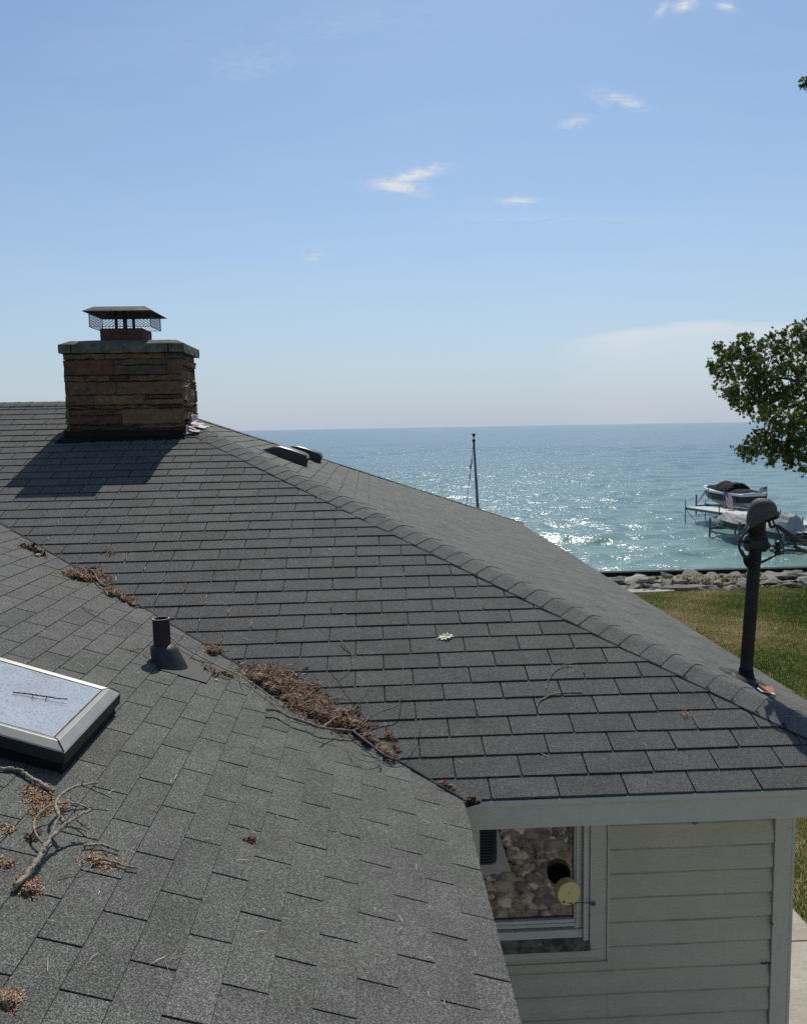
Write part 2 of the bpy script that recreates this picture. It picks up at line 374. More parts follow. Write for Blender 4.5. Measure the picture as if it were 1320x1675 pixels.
def skyglass_mat():
    m, t, b = mat('dusty_skylight_glass'); c = t.coord()
    n = t.noise(c, 95, 4, .75); n2 = t.noise(c, 9, 4, .6); sp = t.noise(c, 230, 2, .6)
    col = t.mix(t.ramp(n2, [(.35, 0), (.7, 1)]), (.36, .385, .42), (.46, .475, .49))  # pale blue-grey base stands for reflected sky as well as dust
    col = t.mix(t.ramp(n, [(.48, 0), (.68, .8)]), col, (.16, .16, .155))
    col = t.mix(t.ramp(sp, [(.6, 0), (.72, .8)]), col, (.10, .10, .10))
    t.put(b.inputs['Base Color'], col); b.inputs['Roughness'].default_value = .22; b.inputs['Coat Weight'].default_value = .6
    b.inputs['Coat Roughness'].default_value = .06; b.inputs['Coat IOR'].default_value = 1.6
    return m
M_SKYG = skyglass_mat()
def walk_mat():
    m, t, b = mat('sidewalk_concrete'); c = t.coord(); n = t.noise(c, 3, 5, .65); f = t.noise(c, 70, 4, .7); s = t.noise(t.scale(c, (8, 28, 8), rot=(0, 0, R(30))), 1, 4, .6)
    col = t.mix(t.ramp(n, [(.3, 0), (.7, 1)]), (.34, .30, .24), (.46, .42, .35)); col = t.mix(1., col, t.ramp(f, [(.3, .7), (.7, 1.2)]), 'MULTIPLY')
    col = t.mix(t.ramp(s, [(.5, 0), (.7, .35)]), col, (.22, .19, .15))
    t.put(b.inputs['Base Color'], col); b.inputs['Roughness'].default_value = .9; t.put(b.inputs['Normal'], t.bump(f, .5, .006)); return m
M_WALK = walk_mat()

# ================================================================== HOUSE
house = empty('house', (-4, 9, GZ), 'grey shingled hip-roofed house with beige lap siding and stone chimney', 'house')
HP = []
def part(mb, name, mats, parent=None, **k):
    o = mb.build(name, mats, parent or house, **k); HP.append((o, parent is None)); return o

def clip(poly, cl):
    out = poly
    n = len(cl)
    for i in range(n):
        (ax, ay), (bx, by) = cl[i], cl[(i+1) % n]
        inp = out; out = []
        if not inp: break
        def side(p): return (bx-ax)*(p[1]-ay)-(by-ay)*(p[0]-ax)
        for j in range(len(inp)):
            p, q = inp[j-1], inp[j]; sp, sq = side(p), side(q)
            if (sp >= 0) != (sq >= 0):
                k = sp/(sp-sq); out.append((p[0]+k*(q[0]-p[0]), p[1]+k*(q[1]-p[1])))
            if sq >= 0: out.append(q)
    return out
def tabs(mb, P0, U, V, poly, E, T, offs, thick=.006, slot=.007, seg=4, rng=random, jit=.0015, wav=.003, dirt=.003):
    P0, U, V = map(lambda a: np.asarray(a, float), (P0, U, V)); N = np.cross(U, V)
    if N[2] < 0: N = -N
    us = [p[0] for p in poly]; vmax = max(p[1] for p in poly)
    def lift(u, v): return .0025*math.sin(u*1.3+v*.7)+.0018*math.sin(v*2.9-u*.9)
    rows = int(vmax/E)+1
    base = [P0+U*u+V*v-N*.0035 for u, v in poly]; mb.add(base, [tuple(range(len(poly)))], 1, .3)  # dark sheet below the tabs: slot shade and dirt in its colour
    for i in range(rows):
        v0 = i*E; v1 = v0+E+.004; ph = rng.uniform(0, 6.28); ro = offs(i)+rng.uniform(-.012, .012)
        def vw(u): return wav*math.sin(u*1.1+ph)+.4*wav*math.sin(u*3.7+2*ph)
        k0 = int(min(us)/T-ro)-1; k1 = int(max(us)/T-ro)+1
        for k in range(k0, k1+1):
            w1 = slot*rng.uniform(.6, 1.2)/2
            a = (ro+k)*T+w1; b = (ro+k+1)*T-slot/2
            dv = rng.uniform(-jit, jit)
            sk = rng.uniform(-jit, jit)
            bot = [(a+(b-a)*q/seg, v0+vw(a+(b-a)*q/seg)+dv+sk*(q/seg-.5)+rng.uniform(-.0006, .0006)) for q in range(seg+1)]
            pl = bot+[(b, v1), (a, v1)]
            pl = clip(pl, poly)
            if len(pl) < 3: continue
            th = thick*rng.uniform(.85, 1.25); tint = min(1, max(0, rng.gauss(.5, .24)))
            cu = rng.uniform(-.4, .9)*.001
            def top(u, v):
                q = (v-v0)/E; e = abs((u-(a+b)/2)/(T/2)); return .001+th*(1-q)+lift(u, v)+cu*e*e*(1-q)
            n = len(pl); tv = [P0+U*u+V*v+N*top(u, v) for u, v in pl]; bv = [P0+U*u+V*v+N*(lift(u, v)-.003) for u, v in pl]
            area = sum(pl[j-1][0]*pl[j][1]-pl[j][0]*pl[j-1][1] for j in range(n))
            if abs(area) < 1e-5: continue
            F = [tuple(range(n))]+[(j, n+j, n+(j+1) % n, (j+1) % n) for j in range(n)]
            mb.add(tv+bv, [F[0]], 0, tint); o = len(mb.v)-2*n
            for f in F[1:]: mb.f.append([o+q for q in f]); mb.m.append(0); mb.t.append(tint*.7)
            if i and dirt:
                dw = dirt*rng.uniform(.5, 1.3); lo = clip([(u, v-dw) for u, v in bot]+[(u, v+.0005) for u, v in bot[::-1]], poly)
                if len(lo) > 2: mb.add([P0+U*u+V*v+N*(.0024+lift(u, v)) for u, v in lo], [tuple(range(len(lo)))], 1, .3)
cB = math.cos(SB); cA = math.cos(math.atan(TA)); sA = math.sin(math.atan(TA)); sB = math.sin(SB)
XL = AX-(RZ-EZ)/TA                     # where the wing's ridge meets the main ridge
XFAR = -12.
# front slope
LB = (RY-EY)/cB
mb = MB(); tabs(mb, (0, EY, EZ), (1, 0, 0), (0, cB, sB), [(AX, 0), (EX, 0), (PX, LB), (XL, LB)], .143, .3333,
                lambda i: .69 if i % 2 == 0 else .20, thick=.0065, slot=.008)
part(mb, 'roof_slope', [M_SHB, M_DARK])['label'] = 'front slope of dark grey three tab shingles facing the camera'
# wing slope
LA = (AX-XL)/cA
mb = MB(); tabs(mb, (AX, 0, EZ), (0, 1, 0), (-cA, 0, sA), [(-3., 0), (-3., LA), (RY, LA), (EY, 0)][::-1], .1293, .3333,
                lambda i: .26 if i % 2 == 0 else .77, thick=.0035, slot=.0085, wav=.002, dirt=.0016)
part(mb, 'roof_slope', [M_SH, M_DARK])['label'] = 'near wing slope of weathered grey green shingles'
# right (lake side) slope
LC = (EX-PX)/cB
mb = MB(); tabs(mb, (EX, 0, EZ), (0, 1, 0), (-cB, 0, sB), [(EY, 0), (FY, 0), (RY, LC)], .143, .3333,
                lambda i: .1 if i % 2 == 0 else .6, thick=.005, slot=.008, seg=2, dirt=.007)
part(mb, 'roof_slope', [M_SHC, M_DARK])['label'] = 'side slope behind the hip, sunlit paler shingles'
# hidden slopes
mb = MB()
mb.add([(PX, RY, RZ), (EX, FY, EZ), (XFAR, FY, EZ), (XFAR, RY, RZ)], [(0, 1, 2, 3)])
mb.add([(XL, RY, RZ), (XL, -3, RZ), (XFAR, -3, RZ-2), (XFAR, RY, RZ-2)], [(0, 1, 2, 3)])
mb.add([(XFAR, RY, RZ), (XL, RY, RZ), (XFAR, EY, EZ)], [(0, 1, 2)])
part(mb, 'back_roof_slope', M_SH)
# valley flashing: thin dark strip lying in the valley
mb = MB(); n0 = np.array([AX, EY, EZ]); n1 = np.array([XL, RY, RZ])
for s, lf in ((1, .0),):
    w = .006
    A0 = [n0+np.array([-w, 0, w*TA+.009]), n0+np.array([0, w*1.2, w*TB+.010]), n1+np.array([0, w*1.2, w*TB+.010]), n1+np.array([-w, 0, w*TA+.009])]
    mb.add(A0, [(0, 1, 2, 3)])
part(mb, 'valley_flashing', M_DARK)
# hip / ridge caps
def caps(name, a, b, nl, nr, sp=.143, w=.15, label=None, mt=M_SHB):
    """cap shingles from low point a to high point b; nl/nr: unit vectors lying in the two slopes, square to the line"""
    a, b = np.asarray(a, float), np.asarray(b, float); L = np.linalg.norm(b-a); d = (b-a)/L
    up = nrm(np.cross(nl, d)); up = up if up[2] > 0 else -up; up2 = nrm(np.cross(nr, d)); up2 = up2 if up2[2] > 0 else -up2
    un = nrm(up+up2); mb = MB(); n = int(L/sp)
    for i in range(n+1):
        s0 = i*sp; s1 = min(s0+sp+.03, L+.02); t0 = .0125*random.uniform(.92, 1.1); t1 = .0085
        P = []; ww = w*random.uniform(.985, 1.015); k = random.uniform(-.005, .005)
        for s, t in ((s0+k, t0), (s0+(s1-s0)*.5-k*.2, (t0+t1)/2), (s1, t1)):
            c = a+d*s
            P += [c+nl*ww+up*(t), c+nl*.045+up*(t+.001), c+un*(t-.001)+nl*.01, c+un*(t-.001)+nr*.01, c+nr*.045+up2*(t+.001), c+nr*ww+up2*t]
        Q = [c2 for c2 in P]
        ti = min(1, max(0, random.gauss(.6, .2)))
        F = [(r*6+j, r*6+j+1, (r+1)*6+j+1, (r+1)*6+j) for r in range(2) for j in range(5)]
        mb.add(P, F, 0, ti)
        lo = [c+q for c, q in zip(P[:6], [-up*(t0+.004), -up*(t0+.001), -un*t0, -un*t0, -up2*(t0+.001), -up2*(t0+.004)])]
        mb.add(list(P[:6])+lo, [(j+1, j, 6+j, 7+j) for j in range(5)], 1, .1)
        for j0, uu in ((0, up), (5, up2)):
            mb.add([P[j0], P[6+j0], P[12+j0], P[12+j0]-uu*.008, P[6+j0]-uu*.014, P[j0]-uu*.022], [(0, 1, 4, 5), (1, 2, 3, 4)], 1, .1)  # dark skirts, coloured as the shade under the cap edge
    for nn_, uu in ((nl, up), (nr, up2)):
        mb.add([a+nn_*(w-.03)+uu*.0095, b+nn_*(w-.03)+uu*.0095, b+nn_*(w+.0075)+uu*.0098, a+nn_*(w+.0075)+uu*.0098], [(0, 1, 2, 3)], 1, .1)  # dark strip past the edge, painted as the cap's shadow gap
    o = part(mb, name, [mt, M_DARK]);
    if label: o['label'] = label
def inslope(nrmv, d, toward):
    v = nrm(np.cross(nrmv, d)); return v if v@np.asarray(toward, float) > 0 else -v
nB = nrm((0, -TB, 1)); nC = nrm((TB, 0, 1)); nD = nrm((0, (RZ-EZ)/(FY-RY), 1))
h0 = np.array([EX, EY, EZ]); pk = np.array([PX, RY, RZ]); h1 = np.array([EX, FY, EZ])
dh = nrm(pk-h0); caps('hip_cap', h0, pk, inslope(nB, dh, (-1, -1, 0)), inslope(nC, dh, (1, 1, 0)), label='row of cap shingles down the near hip', mt=M_SH)
dh = nrm(pk-h1); caps('hip_cap', h1, pk, inslope(nC, dh, (1, -1, 0)), inslope(nD, dh, (-1, 1, 0)), w=.16, label='row of cap shingles down the far hip', mt=M_SHC)
r0 = np.array([PX, RY, RZ]); r1 = np.array([-8.5, RY, RZ]); dh = nrm(r1-r0)
caps('ridge_cap', r0, r1, inslope(nB, dh, (0, -1, 0)), inslope(nD, dh, (0, 1, 0)), label='row of cap shingles along the ridge', w=.14)

# fascia, drip edge, soffit
mb = MB(); fb = -1.958
mb.box((AX+.004, EY+.012, fb), (EX-.01, EY+.032, EZ-.012)); part(mb, 'fascia', M_TRIM, bevel=.002)['label'] = 'pale board under the front eave'
mb = MB(); mb.box((AX+.02, EY-.004, EZ-.034), (EX, EY+.010, EZ-.006)); part(mb, 'drip_edge', M_TRIM, bevel=.002)
mb = MB(); mb.box((EX-.03, EY+.034, fb), (EX-.01, FY-.02, EZ-.012)); mb.box((AX-.05, -3, fb), (AX-.03, EY, EZ-.012)); mb.box((XFAR+.1, FY-.04, fb), (EX-.04, FY-.02, EZ-.02)); part(mb, 'fascia', M_TRIM)
WY = 4.18; WX = 2.305
mb = MB(); mb.box((AX-.02, EY+.034, fb+.004), (EX-.034, WY+.3, fb+.016)); mb.box((WX-.1, WY+.3, fb+.004), (EX-.034, FY-.05, fb+.016)); mb.box((-.2, -2.9, fb+.005), (AX-.055, WY, fb+.017)); part(mb, 'soffit', M_TRIM)
# small bird-stained knot where the wing eave dies into the front eave
mb = MB(); mb.tube([(AX-.01, EY-.03, EZ-.005), (AX+.02, EY+.0, EZ-.012), (AX+.08, EY-.012, EZ-.004)], [.012, .018, .006], 6); part(mb, 'valley_end_seal', M_TAR)

# lap siding, front wall
wx0, wx1 = .42, WX-.098; win_l, win_r, win_b, win_t = .40, 1.277, -2.956, -1.9
def lap(mb, x0, x1, z0, z1, y, start=-2.338, ex=.1425):
    k = int(math.ceil((z1-start)/ex))
    z = start+k*ex
    while z > z0:
        a, b = max(z-ex, z0), min(z, z1)
        if b > a+.002:
            nseg = 6; rr = random.uniform(-.0012, .0012)
            for s in range(nseg):
                xa = x0+(x1-x0)*s/nseg; xb = x0+(x1-x0)*(s+1)/nseg
                w = lambda x: .0012*math.sin(x*5+z*9)+rr
                prof = [(a, .014), (a+.005, .0165), (a+.014, .017), (a+.05, .0145), (b-.045, .004), (b-.002, .0005)]
                dl = .0165+.0015*math.sin(xa*7+z*31)
                mb.add([(xa, y-.0042-w(xa), b-dl), (xb, y-.0042-w(xb), b-dl), (xb, y-.0016-w(xb), b-.0005), (xa, y-.0016-w(xa), b-.0005)], [(0, 1, 2, 3)], 1)  # strip carrying the painted shade of the board above
                V = [(xa, y-d-w(xa), q) for q, d in prof]+[(xb, y-d-w(xb), q) for q, d in prof]+[(xa, y, a), (xb, y, a)]
                F = [(6+i, i, i+1, 7+i) for i in range(5)]+[(0, 6, 13, 12)]
                mb.add(V, [f[::-1] for f in F], 0, .5)
        z -= ex
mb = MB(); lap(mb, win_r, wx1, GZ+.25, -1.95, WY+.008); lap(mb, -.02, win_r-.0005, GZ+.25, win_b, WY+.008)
o = part(mb, 'wall_siding', [M_SIDE, M_LAPSHADE]); o['label'] = 'beige horizontal lap siding'
mb = MB(); mb.box((wx1+.002, WY-.018, GZ+.2), (WX, WY+.012, -1.955)); mb.box((WX-.0, WY-.018, GZ+.2), (WX+.02, WY+.09, -1.955)); part(mb, 'corner_trim', M_TRIM, bevel=.003)['label'] = 'beige corner post'
mb = MB(); mb.box((XFAR+.6, WY+.10, GZ-.1), (WX, FY-.5, fb+.003)); mb.box((XFAR+.6, -2.6, GZ-.1), (-.03, WY-.0, fb+.003)); part(mb, 'wall_core', M_SIDE)
mb = MB(); mb.box((-.02, WY-.02, GZ-.1), (WX+.015, WY+.005, GZ+.2)); part(mb, 'foundation', M_WALK)

for pts in ([(1262, 1510), (1264, 1514), (1265, 1513)], [(1245, 1576), (1249, 1577), (1254, 1575), (1261, 1577)], [(1133, 1347), (1136, 1349), (1141, 1346)]):
    mb = MB(); mb.tube([(lambda d: d*((WY-.021)/d[1]))(ray(*p)) for p in pts], [.004*random.uniform(.4, 1.2) for _ in pts], 5); part(mb, 'cobweb_clump', M_TAR)
# window
win = empty('window', (.84, WY, win_b)); win.parent = house
win['label'] = 'window reflecting river stones'
def wpart(mb, name, m, **k): o = mb.build(name, m, win, **k); return o
mb = MB(); gy = WY+.030
mb.add([(.5, gy, -2.752), (1.094, gy, -2.752), (1.094, gy, -1.95), (.5, gy, -1.95)], [(0, 1, 2, 3)]); wpart(mb, 'glass_pane', M_GLASS)
mb = MB()   # sash
mb.box((1.090, gy-.022, -2.80), (1.135, gy+.004, -1.95)); mb.box((.545, gy-.022, -2.79), (1.0898, gy+.004, -2.748)); mb.box((.528, gy-.022, -2.79), (.566, gy+.0035, -1.95))
mb.box((1.100, gy-.032, -2.79), (1.112, gy-.0225, -1.95)); mb.box((.55, gy-.031, -2.776), (1.0995, gy-.0222, -2.766))
wpart(mb, 'sash', M_SASH, bevel=.002)
mb = MB()   # frame, stepped in front of the sash
mb.box((1.137, WY-.02, -2.86), (1.168, gy+.01, -1.95)); mb.box((.46, WY-.005, -2.852), (1.1368, gy+.01, -2.803)); mb.box((.46, WY-.02, -2.80), (.5275, gy+.01, -1.95))
wpart(mb, 'frame', M_SASH, bevel=.002)
mb = MB(); mb.box((1.170, WY-.032, -2.905), (1.246, WY+.006, -1.95)); mb.box((1.2465, WY-.026, -2.953), (1.264, WY+.006, -1.95)); mb.box((1.2645, WY-.034, -2.960), (1.278, WY+.006, -1.95)); wpart(mb, 'casing', M_TRIM, bevel=.002)
mb = MB(); mb.add([(.42, WY-.006, -2.848), (1.169, WY-.006, -2.848), (1.169, WY-.05, -2.878), (.42, WY-.05, -2.878), (.42, WY, -2.91), (1.169, WY, -2.91), (1.169, WY-.05, -2.9), (.42, WY-.05, -2.9)],
                 [(3, 2, 1, 0), (3, 7, 6, 2), (7, 4, 5, 6)]); wpart(mb, 'sill', M_SILL)
mb = MB(); mb.box((.42, WY-.036, -2.949), (1.2460, WY+.006, -2.905)); mb.box((.42, WY-.030, -2.960), (1.2640, WY+.006, -2.9535)); wpart(mb, 'apron', M_TRIM, bevel=.002)

# ------------------------------------------------------------------ chimney
CX0, CX1, CY0, CY1 = -2.912, -1.785, 8.0, 8.62
ctop = .76
def stone_face(mb, o, ux, uz, nrml, W, z0, z1, rs):
    rnd = random.Random(rs); z = z1
    o = np.asarray(o, float); ux = np.asarray(ux, float); nn = np.asarray(nrml, float)
    while z > z0+.01:
        h = rnd.choice([.035, .06, .08, .10, .13, .15]); h = min(h, z-z0)
        x = 0
        while x < W-.001:
            w = rnd.uniform(.12, .60); w = w if W-x-w > .09 else W-x
            k_ = rnd.uniform(.35, .65); sub = [(z-h, z)] if (h < .075 or rnd.random() < .5) else [(z-h, z-h*k_), (z-h*k_, z)]
            for (a, b) in sub:
                g = .0015; d = rnd.uniform(.008, .048); nseg = max(2, int(w/.06)); ti = rnd.random()
                rowsP = []
                for zi, (zz, dd) in enumerate(((a+g, .004), (a+g+.007, 1), ((a+b)/2, 1.12), (b-g-.006, 1), (b-g, .004))):
                    row = []
                    for q in range(nseg+1):
                        xx = x+g+(w-2*g)*q/nseg
                        e = .35 if q in (0, nseg) else 1
                        j = 0 if zi in (0, 4) else rnd.uniform(-.010, .012)
                        zj = rnd.uniform(-.008, .008) if q not in (0, nseg) else 0
                        dep = d*e+j if dd > .1 else d*.2
                        row.append(o+ux*xx+np.array([0, 0, zz+zj])+nn*dep)
                    rowsP.append(row)
                V = [p for r in rowsP for p in r]; m = nseg+1
                F = [(r*m+q, r*m+q+1, (r+1)*m+q+1, (r+1)*m+q) for r in range(4) for q in range(nseg)]
                # close the rim back to the mortar
                rim = [r*m for r in range(5)]+[4*m+q for q in range(1, m)]+[r*m+nseg for r in (3, 2, 1, 0)]+[q for q in range(nseg-1, 0, -1)]
                back = []
                for i in rim: back.append(V[i]-nn*((V[i]-o)@nn+.01))
                k = len(V); V2 = V+back; R_ = len(rim)
                F += [(rim[i], rim[(i+1) % R_], k+(i+1) % R_, k+i) for i in range(R_)]
                mb.add(V2, F, 0, ti)
            x += w
        z -= h
mb = MB(); zb = -.25
mb.box((CX0+.02, CY0+.02, -.5), (CX1-.02, CY1-.02, ctop-.001), 1)
stone_face(mb, (CX0, CY0+.02, 0), (1, 0, 0), 0, (0, -1, 0), CX1-CX0, zb, ctop-.002, 3)
stone_face(mb, (CX1-.02, CY0+.012, 0), (0, 1, 0), 0, (1, 0, 0), CY1-CY0, -.35, ctop-.002, 8)
stone_face(mb, (CX0+.02, CY1, 0), (0, -1, 0), 0, (-1, 0, 0), CY1-CY0, -.1, ctop-.002, 5)
stone_face(mb, (CX1, CY1-.02, 0), (-1, 0, 0), 0, (0, 1, 0), CX1-CX0, -.1, ctop-.002, 6)
chim = mb.build('chimney', [M_STONE, M_MORTAR], house); chim['label'] = 'layered brown fieldstone chimney'
def cpart(mb, name, m, label=None, **k):
    o = mb.build(name, m, chim, **k)
    if label: o['label'] = label
    return o
# crown slab with wash
mb = MB(); a0, a1, b0, b1 = CX0-.022, CX1+.04, CY0-.045, CY1+.05; zt = .842
nx, ny = 14, 8
def crown_top(x, y):
    ex = min(x-a0, a1-x); ey = min(y-b0, b1-y); return zt+min(.062, .55*min(ex, ey))*.85
V = []; F = []
for j in range(ny+1):
    for i in range(nx+1):
        x = a0+(a1-a0)*i/nx; y = b0+(b1-b0)*j/ny; V.append((x, y, crown_top(x, y)+random.uniform(-.003, .003)))
for j in range(ny):
    for i in range(nx): q = j*(nx+1)+i; F.append((q, q+1, q+nx+2, q+nx+1))
mb.add(V, F)
for (p, q) in (((a0, b0), (a1, b0)), ((a1, b0), (a1, b1)), ((a1, b1), (a0, b1)), ((a0, b1), (a0, b0))):
    n = 16; top = [(p[0]+(q[0]-p[0])*i/n, p[1]+(q[1]-p[1])*i/n) for i in range(n+1)]
    Vt = [(x, y, zt+.001) for x, y in top]; Vm = [(x+random.uniform(-.004, .004), y+random.uniform(-.004, .004), zt-.045) for x, y in top]; Vb = [(x, y, ctop+random.uniform(-.004, .004)) for x, y in top]
    mb.add(Vt+Vm+Vb, [(i, n+1+i, n+2+i, i+1) for i in range(n)]+[(n+1+i, 2*n+2+i, 2*n+3+i, n+2+i) for i in range(n)])
mb.add([(a0, b0, ctop+.001), (a1, b0, ctop+.001), (a1, b1, ctop+.001), (a0, b1, ctop+.001)], [(0, 3, 2, 1)])
cpart(mb, 'crown', M_CONC, 'cracked concrete chimney crown')
for (xj, wj) in ((CX0+.095, .008), (CX1-.115, .011)): mb = MB(); mb.box((xj, b0-.0055, ctop+.002), (xj+wj, b0+.02, zt-.002)); cpart(mb, 'crown_joint', M_BLACK)
# flue tile
fx0, fx1, fy0, fy1 = -2.61, -2.195, 8.20, 8.55
mb = MB()
for (x0, x1, y0, y1) in ((fx0, fx1, fy0, fy0+.03), (fx0, fx1, fy1-.03, fy1), (fx0, fx0+.03, fy0+.03, fy1-.03), (fx1-.03, fx1, fy0+.03, fy1-.03)):
    mb.box((x0, y0, .86), (x1, y1, 1.02))
cpart(mb, 'flue_tile', M_CLAY, 'dark red clay flue tile', bevel=.006)
# spark screen: woven diamond wire
mb = MB(); sx0, sx1, sy0, sy1, sz0, sz1 = -2.70, -2.11, 8.18, 8.58, 1.032, 1.17
def screen(p, q):
    p, q = np.asarray(p, float), np.asarray(q, float); L = np.linalg.norm(q-p); d = (q-p)/L; H = sz1-sz0; n = int(L/.036)
    for sgn in (1, -1):
        for i in range(-5, n+5):
            s = i*.036; e = s+sgn*H*1.4
            a, b = (s, e); z0_, z1_ = 0., H
            # clip to the panel
            def cl(s_, zz, s2, z2):
                if s_ < 0: k = (0-s_)/(s2-s_) if s2 != s_ else 2; return (0, zz+k*(z2-zz)) if 0 <= k <= 1 else None
                if s_ > L: k = (L-s_)/(s2-s_) if s2 != s_ else 2; return (L, zz+k*(z2-zz)) if 0 <= k <= 1 else None
                return (s_, zz)
            A = cl(a, z0_, b, z1_); B = cl(b, z1_, a, z0_)
            if A is None or B is None or abs(A[1]-B[1]) < .004: continue
            P = p+d*A[0]+np.array([0, 0, A[1]]); Q = p+d*B[0]+np.array([0, 0, B[1]])
            mb.beam(P, Q, .0024)
    for zz in (0, H): mb.beam(p+np.array([0, 0, zz]), q+np.array([0, 0, zz]), .0045)
    mb.beam(p, p+np.array([0, 0, H]), .006)
cs = [(sx0, sy0, sz0), (sx1, sy0, sz0), (sx1, sy1, sz0), (sx0, sy1, sz0)]
for i in range(4): screen(cs[i], cs[(i+1) % 4])
cpart(mb, 'spark_screen', M_METD, 'wire mesh spark screen')
for x in (-2.45, -2.37):
    for y in (8.21, 8.53): mb = MB(); mb.box((x-.014, y, 1.0), (x+.014, y+.01, 1.19)); cpart(mb, 'cap_strap', M_METD)
# rain cap: folded hipped lid, hollow beneath
mb = MB(); x0, x1, y0, y1 = -2.725, -2.06, 8.06, 8.67; zc = 1.172
ins = .085; up_ = .050
O = [(x0, y0, zc), (x1, y0, zc), (x1, y1, zc), (x0, y1, zc)]; I = [(x0+ins, y0+ins, zc+up_), (x1-ins, y0+ins, zc+up_), (x1-ins, y1-ins, zc+up_), (x0+ins, y1-ins, zc+up_)]
Ol = [(a, b, c-.004) for a, b, c in O]; Il = [(a, b, c-.004) for a, b, c in I]
mb.add(O+I, [(i, (i+1) % 4, 4+(i+1) % 4, 4+i) for i in range(4)]+[(4, 5, 6, 7)], 0)
mb.add(Ol+Il, [(4+i, 4+(i+1) % 4, (i+1) % 4, i) for i in range(4)]+[(7, 6, 5, 4)], 1)
mb.add(O+Ol, [(i, 4+i, 4+(i+1) % 4, (i+1) % 4) for i in range(4)], 0)
cpart(mb, 'rain_cap', [M_CAPM, M_METD], 'brown folded metal rain cap')
# tarred base flashing: upstand + lumpy apron on the shingles
def ragged(mb, pts_in, pts_out, nz, lift=.012, n=40, seed=1, mi=0):
    rnd = random.Random(seed); a, b = np.asarray(pts_in[0], float), np.asarray(pts_in[1], float); c, d = np.asarray(pts_out[0], float), np.asarray(pts_out[1], float)
    nz = np.asarray(nz, float); V = []
    for i in range(n+1):
        k = i/n; p = a+(b-a)*k; q = c+(d-c)*k; e = rnd.uniform(.65, 1.12)
        q = p+(q-p)*e
        V += [p+nz*lift, (p+q)/2+nz*(lift+rnd.uniform(-.004, .006)), q+nz*(lift*.7+rnd.uniform(0, .003)), q-nz*.002]
    mb.add(V, [(4*i+j, 4*i+4+j, 4*i+5+j, 4*i+1+j) for i in range(n) for j in range(3)], mi)
mb = MB(); zf = zB(CY0)
mb.box((CX0-.012, CY0-.030, zf-.03), (CX1+.012, CY0-.004, zf+.062))
ragged(mb, ((CX0-.02, CY0-.03, zB(CY0-.03)), (CX1+.02, CY0-.03, zB(CY0-.03))), ((CX0-.10, CY0-.14, zB(CY0-.14)), (CX1+.03, CY0-.10, zB(CY0-.10))), nB, .016, 60, 4)
ragged(mb, ((CX0+.0, CY0-.03, zB(CY0-.03)), (CX0+.0, CY1, zB(CY1))), ((CX0-.07, CY0-.10, zB(CY0-.10)), (CX0-.07, CY1, zB(CY1))), nB, .016, 30, 5)
cpart(mb, 'tar_flashing', M_TAR, 'black tarred base flashing')
mb = MB(); rnd = random.Random(12)
def hipz(x, y): return min(zB(y), zC(x))
for i in range(6):                                  # step flashing up the right side
    y = CY0-.02+i*.085; zz = hipz(CX1+.03, y)
    mb.obox((CX1+.022, y+.04, zz+.05), (.003, 0, 0), (0, .05, .008), (0, 0, .06), 1 if i in (1, 2) else 0)
    for k in range(5):
        x = CX1+.02+rnd.uniform(0, .12); yy = y+rnd.uniform(-.02, .08); z2 = hipz(x, yy)
        mb.obox((x, yy, z2+.022+rnd.uniform(0, .02)), (.035, .006, -.008+rnd.uniform(-.006, .01)), (-.005, .028, .006), (0, 0, .003), 0)
cpart(mb, 'step_flashing', [M_LEAD, M_TAR], 'crumpled silver and pink side flashing')

# ------------------------------------------------------------------ roof vents on the side slope
def slant_vent(x0, y0, L=.47, W=.34, H=.125):
    """slant-back vent; x0 upslope end, near side at y0"""
    r = empty('roof_vent', (x0, y0, zC(x0))); r.parent = house
    dn = np.array([cB, 0, -sB]); up = nC; yy = np.array([0, 1., 0]); P = lambda s, w, h: np.array([x0, y0, zC(x0)])+dn*s+yy*w+up*h
    prof = [(0, .012), (L*.10, .045), (L*.22, H*.72), (L*.36, H*.92), (L*.6, H), (L*.90, H), (L*.965, H*.93), (L, H*.74), (L, .02)]
    mb = MB(); V = []
    for w in (0, .02, W-.02, W):
        ed = .0 if 0 < w < W else .010
        for s, h in prof: V.append(P(s, w, max(h-ed, .008)))
    n = len(prof); F = [(j*n+i, j*n+i+1, (j+1)*n+i+1, (j+1)*n+i) for j in range(3) for i in range(n-2)]
    mb.add(V, F)
    mb.build('vent_hood', M_BLKPL, r, smooth=True)
    for w in (0, W):
        mb = MB(); S = [P(s, w, max(h-.010, .008)) for s, h in prof]+[P(0, w, .0)]
        mb.add(S, [tuple(range(len(S)))]); mb.build('vent_side', M_BLKPL, r)
    mb = MB(); mb.add([P(L-.004, .004, .012), P(L-.004, W-.004, .012), P(L-.004, W-.004, H*.74), P(L-.004, .004, H*.74)], [(0, 1, 2, 3)])
    for k in range(6): mb.beam(P(L+.001, .01, .02+k*.014), P(L+.001, W-.01, .02+k*.014), .004)
    mb.build('vent_louver', M_BLACK, r)
    mb = MB(); c = P(L/2, W/2, .008); mb.obox(c, dn*(L/2+.05), yy*(W/2+.05), up*.002); mb.build('vent_base', M_METD, r)
    rebase(r); return r
slant_vent(-1.10, 8.42)['label'] = 'black slant back vent nearer the hip cap'
slant_vent(-1.03, 9.75)['label'] = 'black slant back vent half hidden behind the nearer vent'

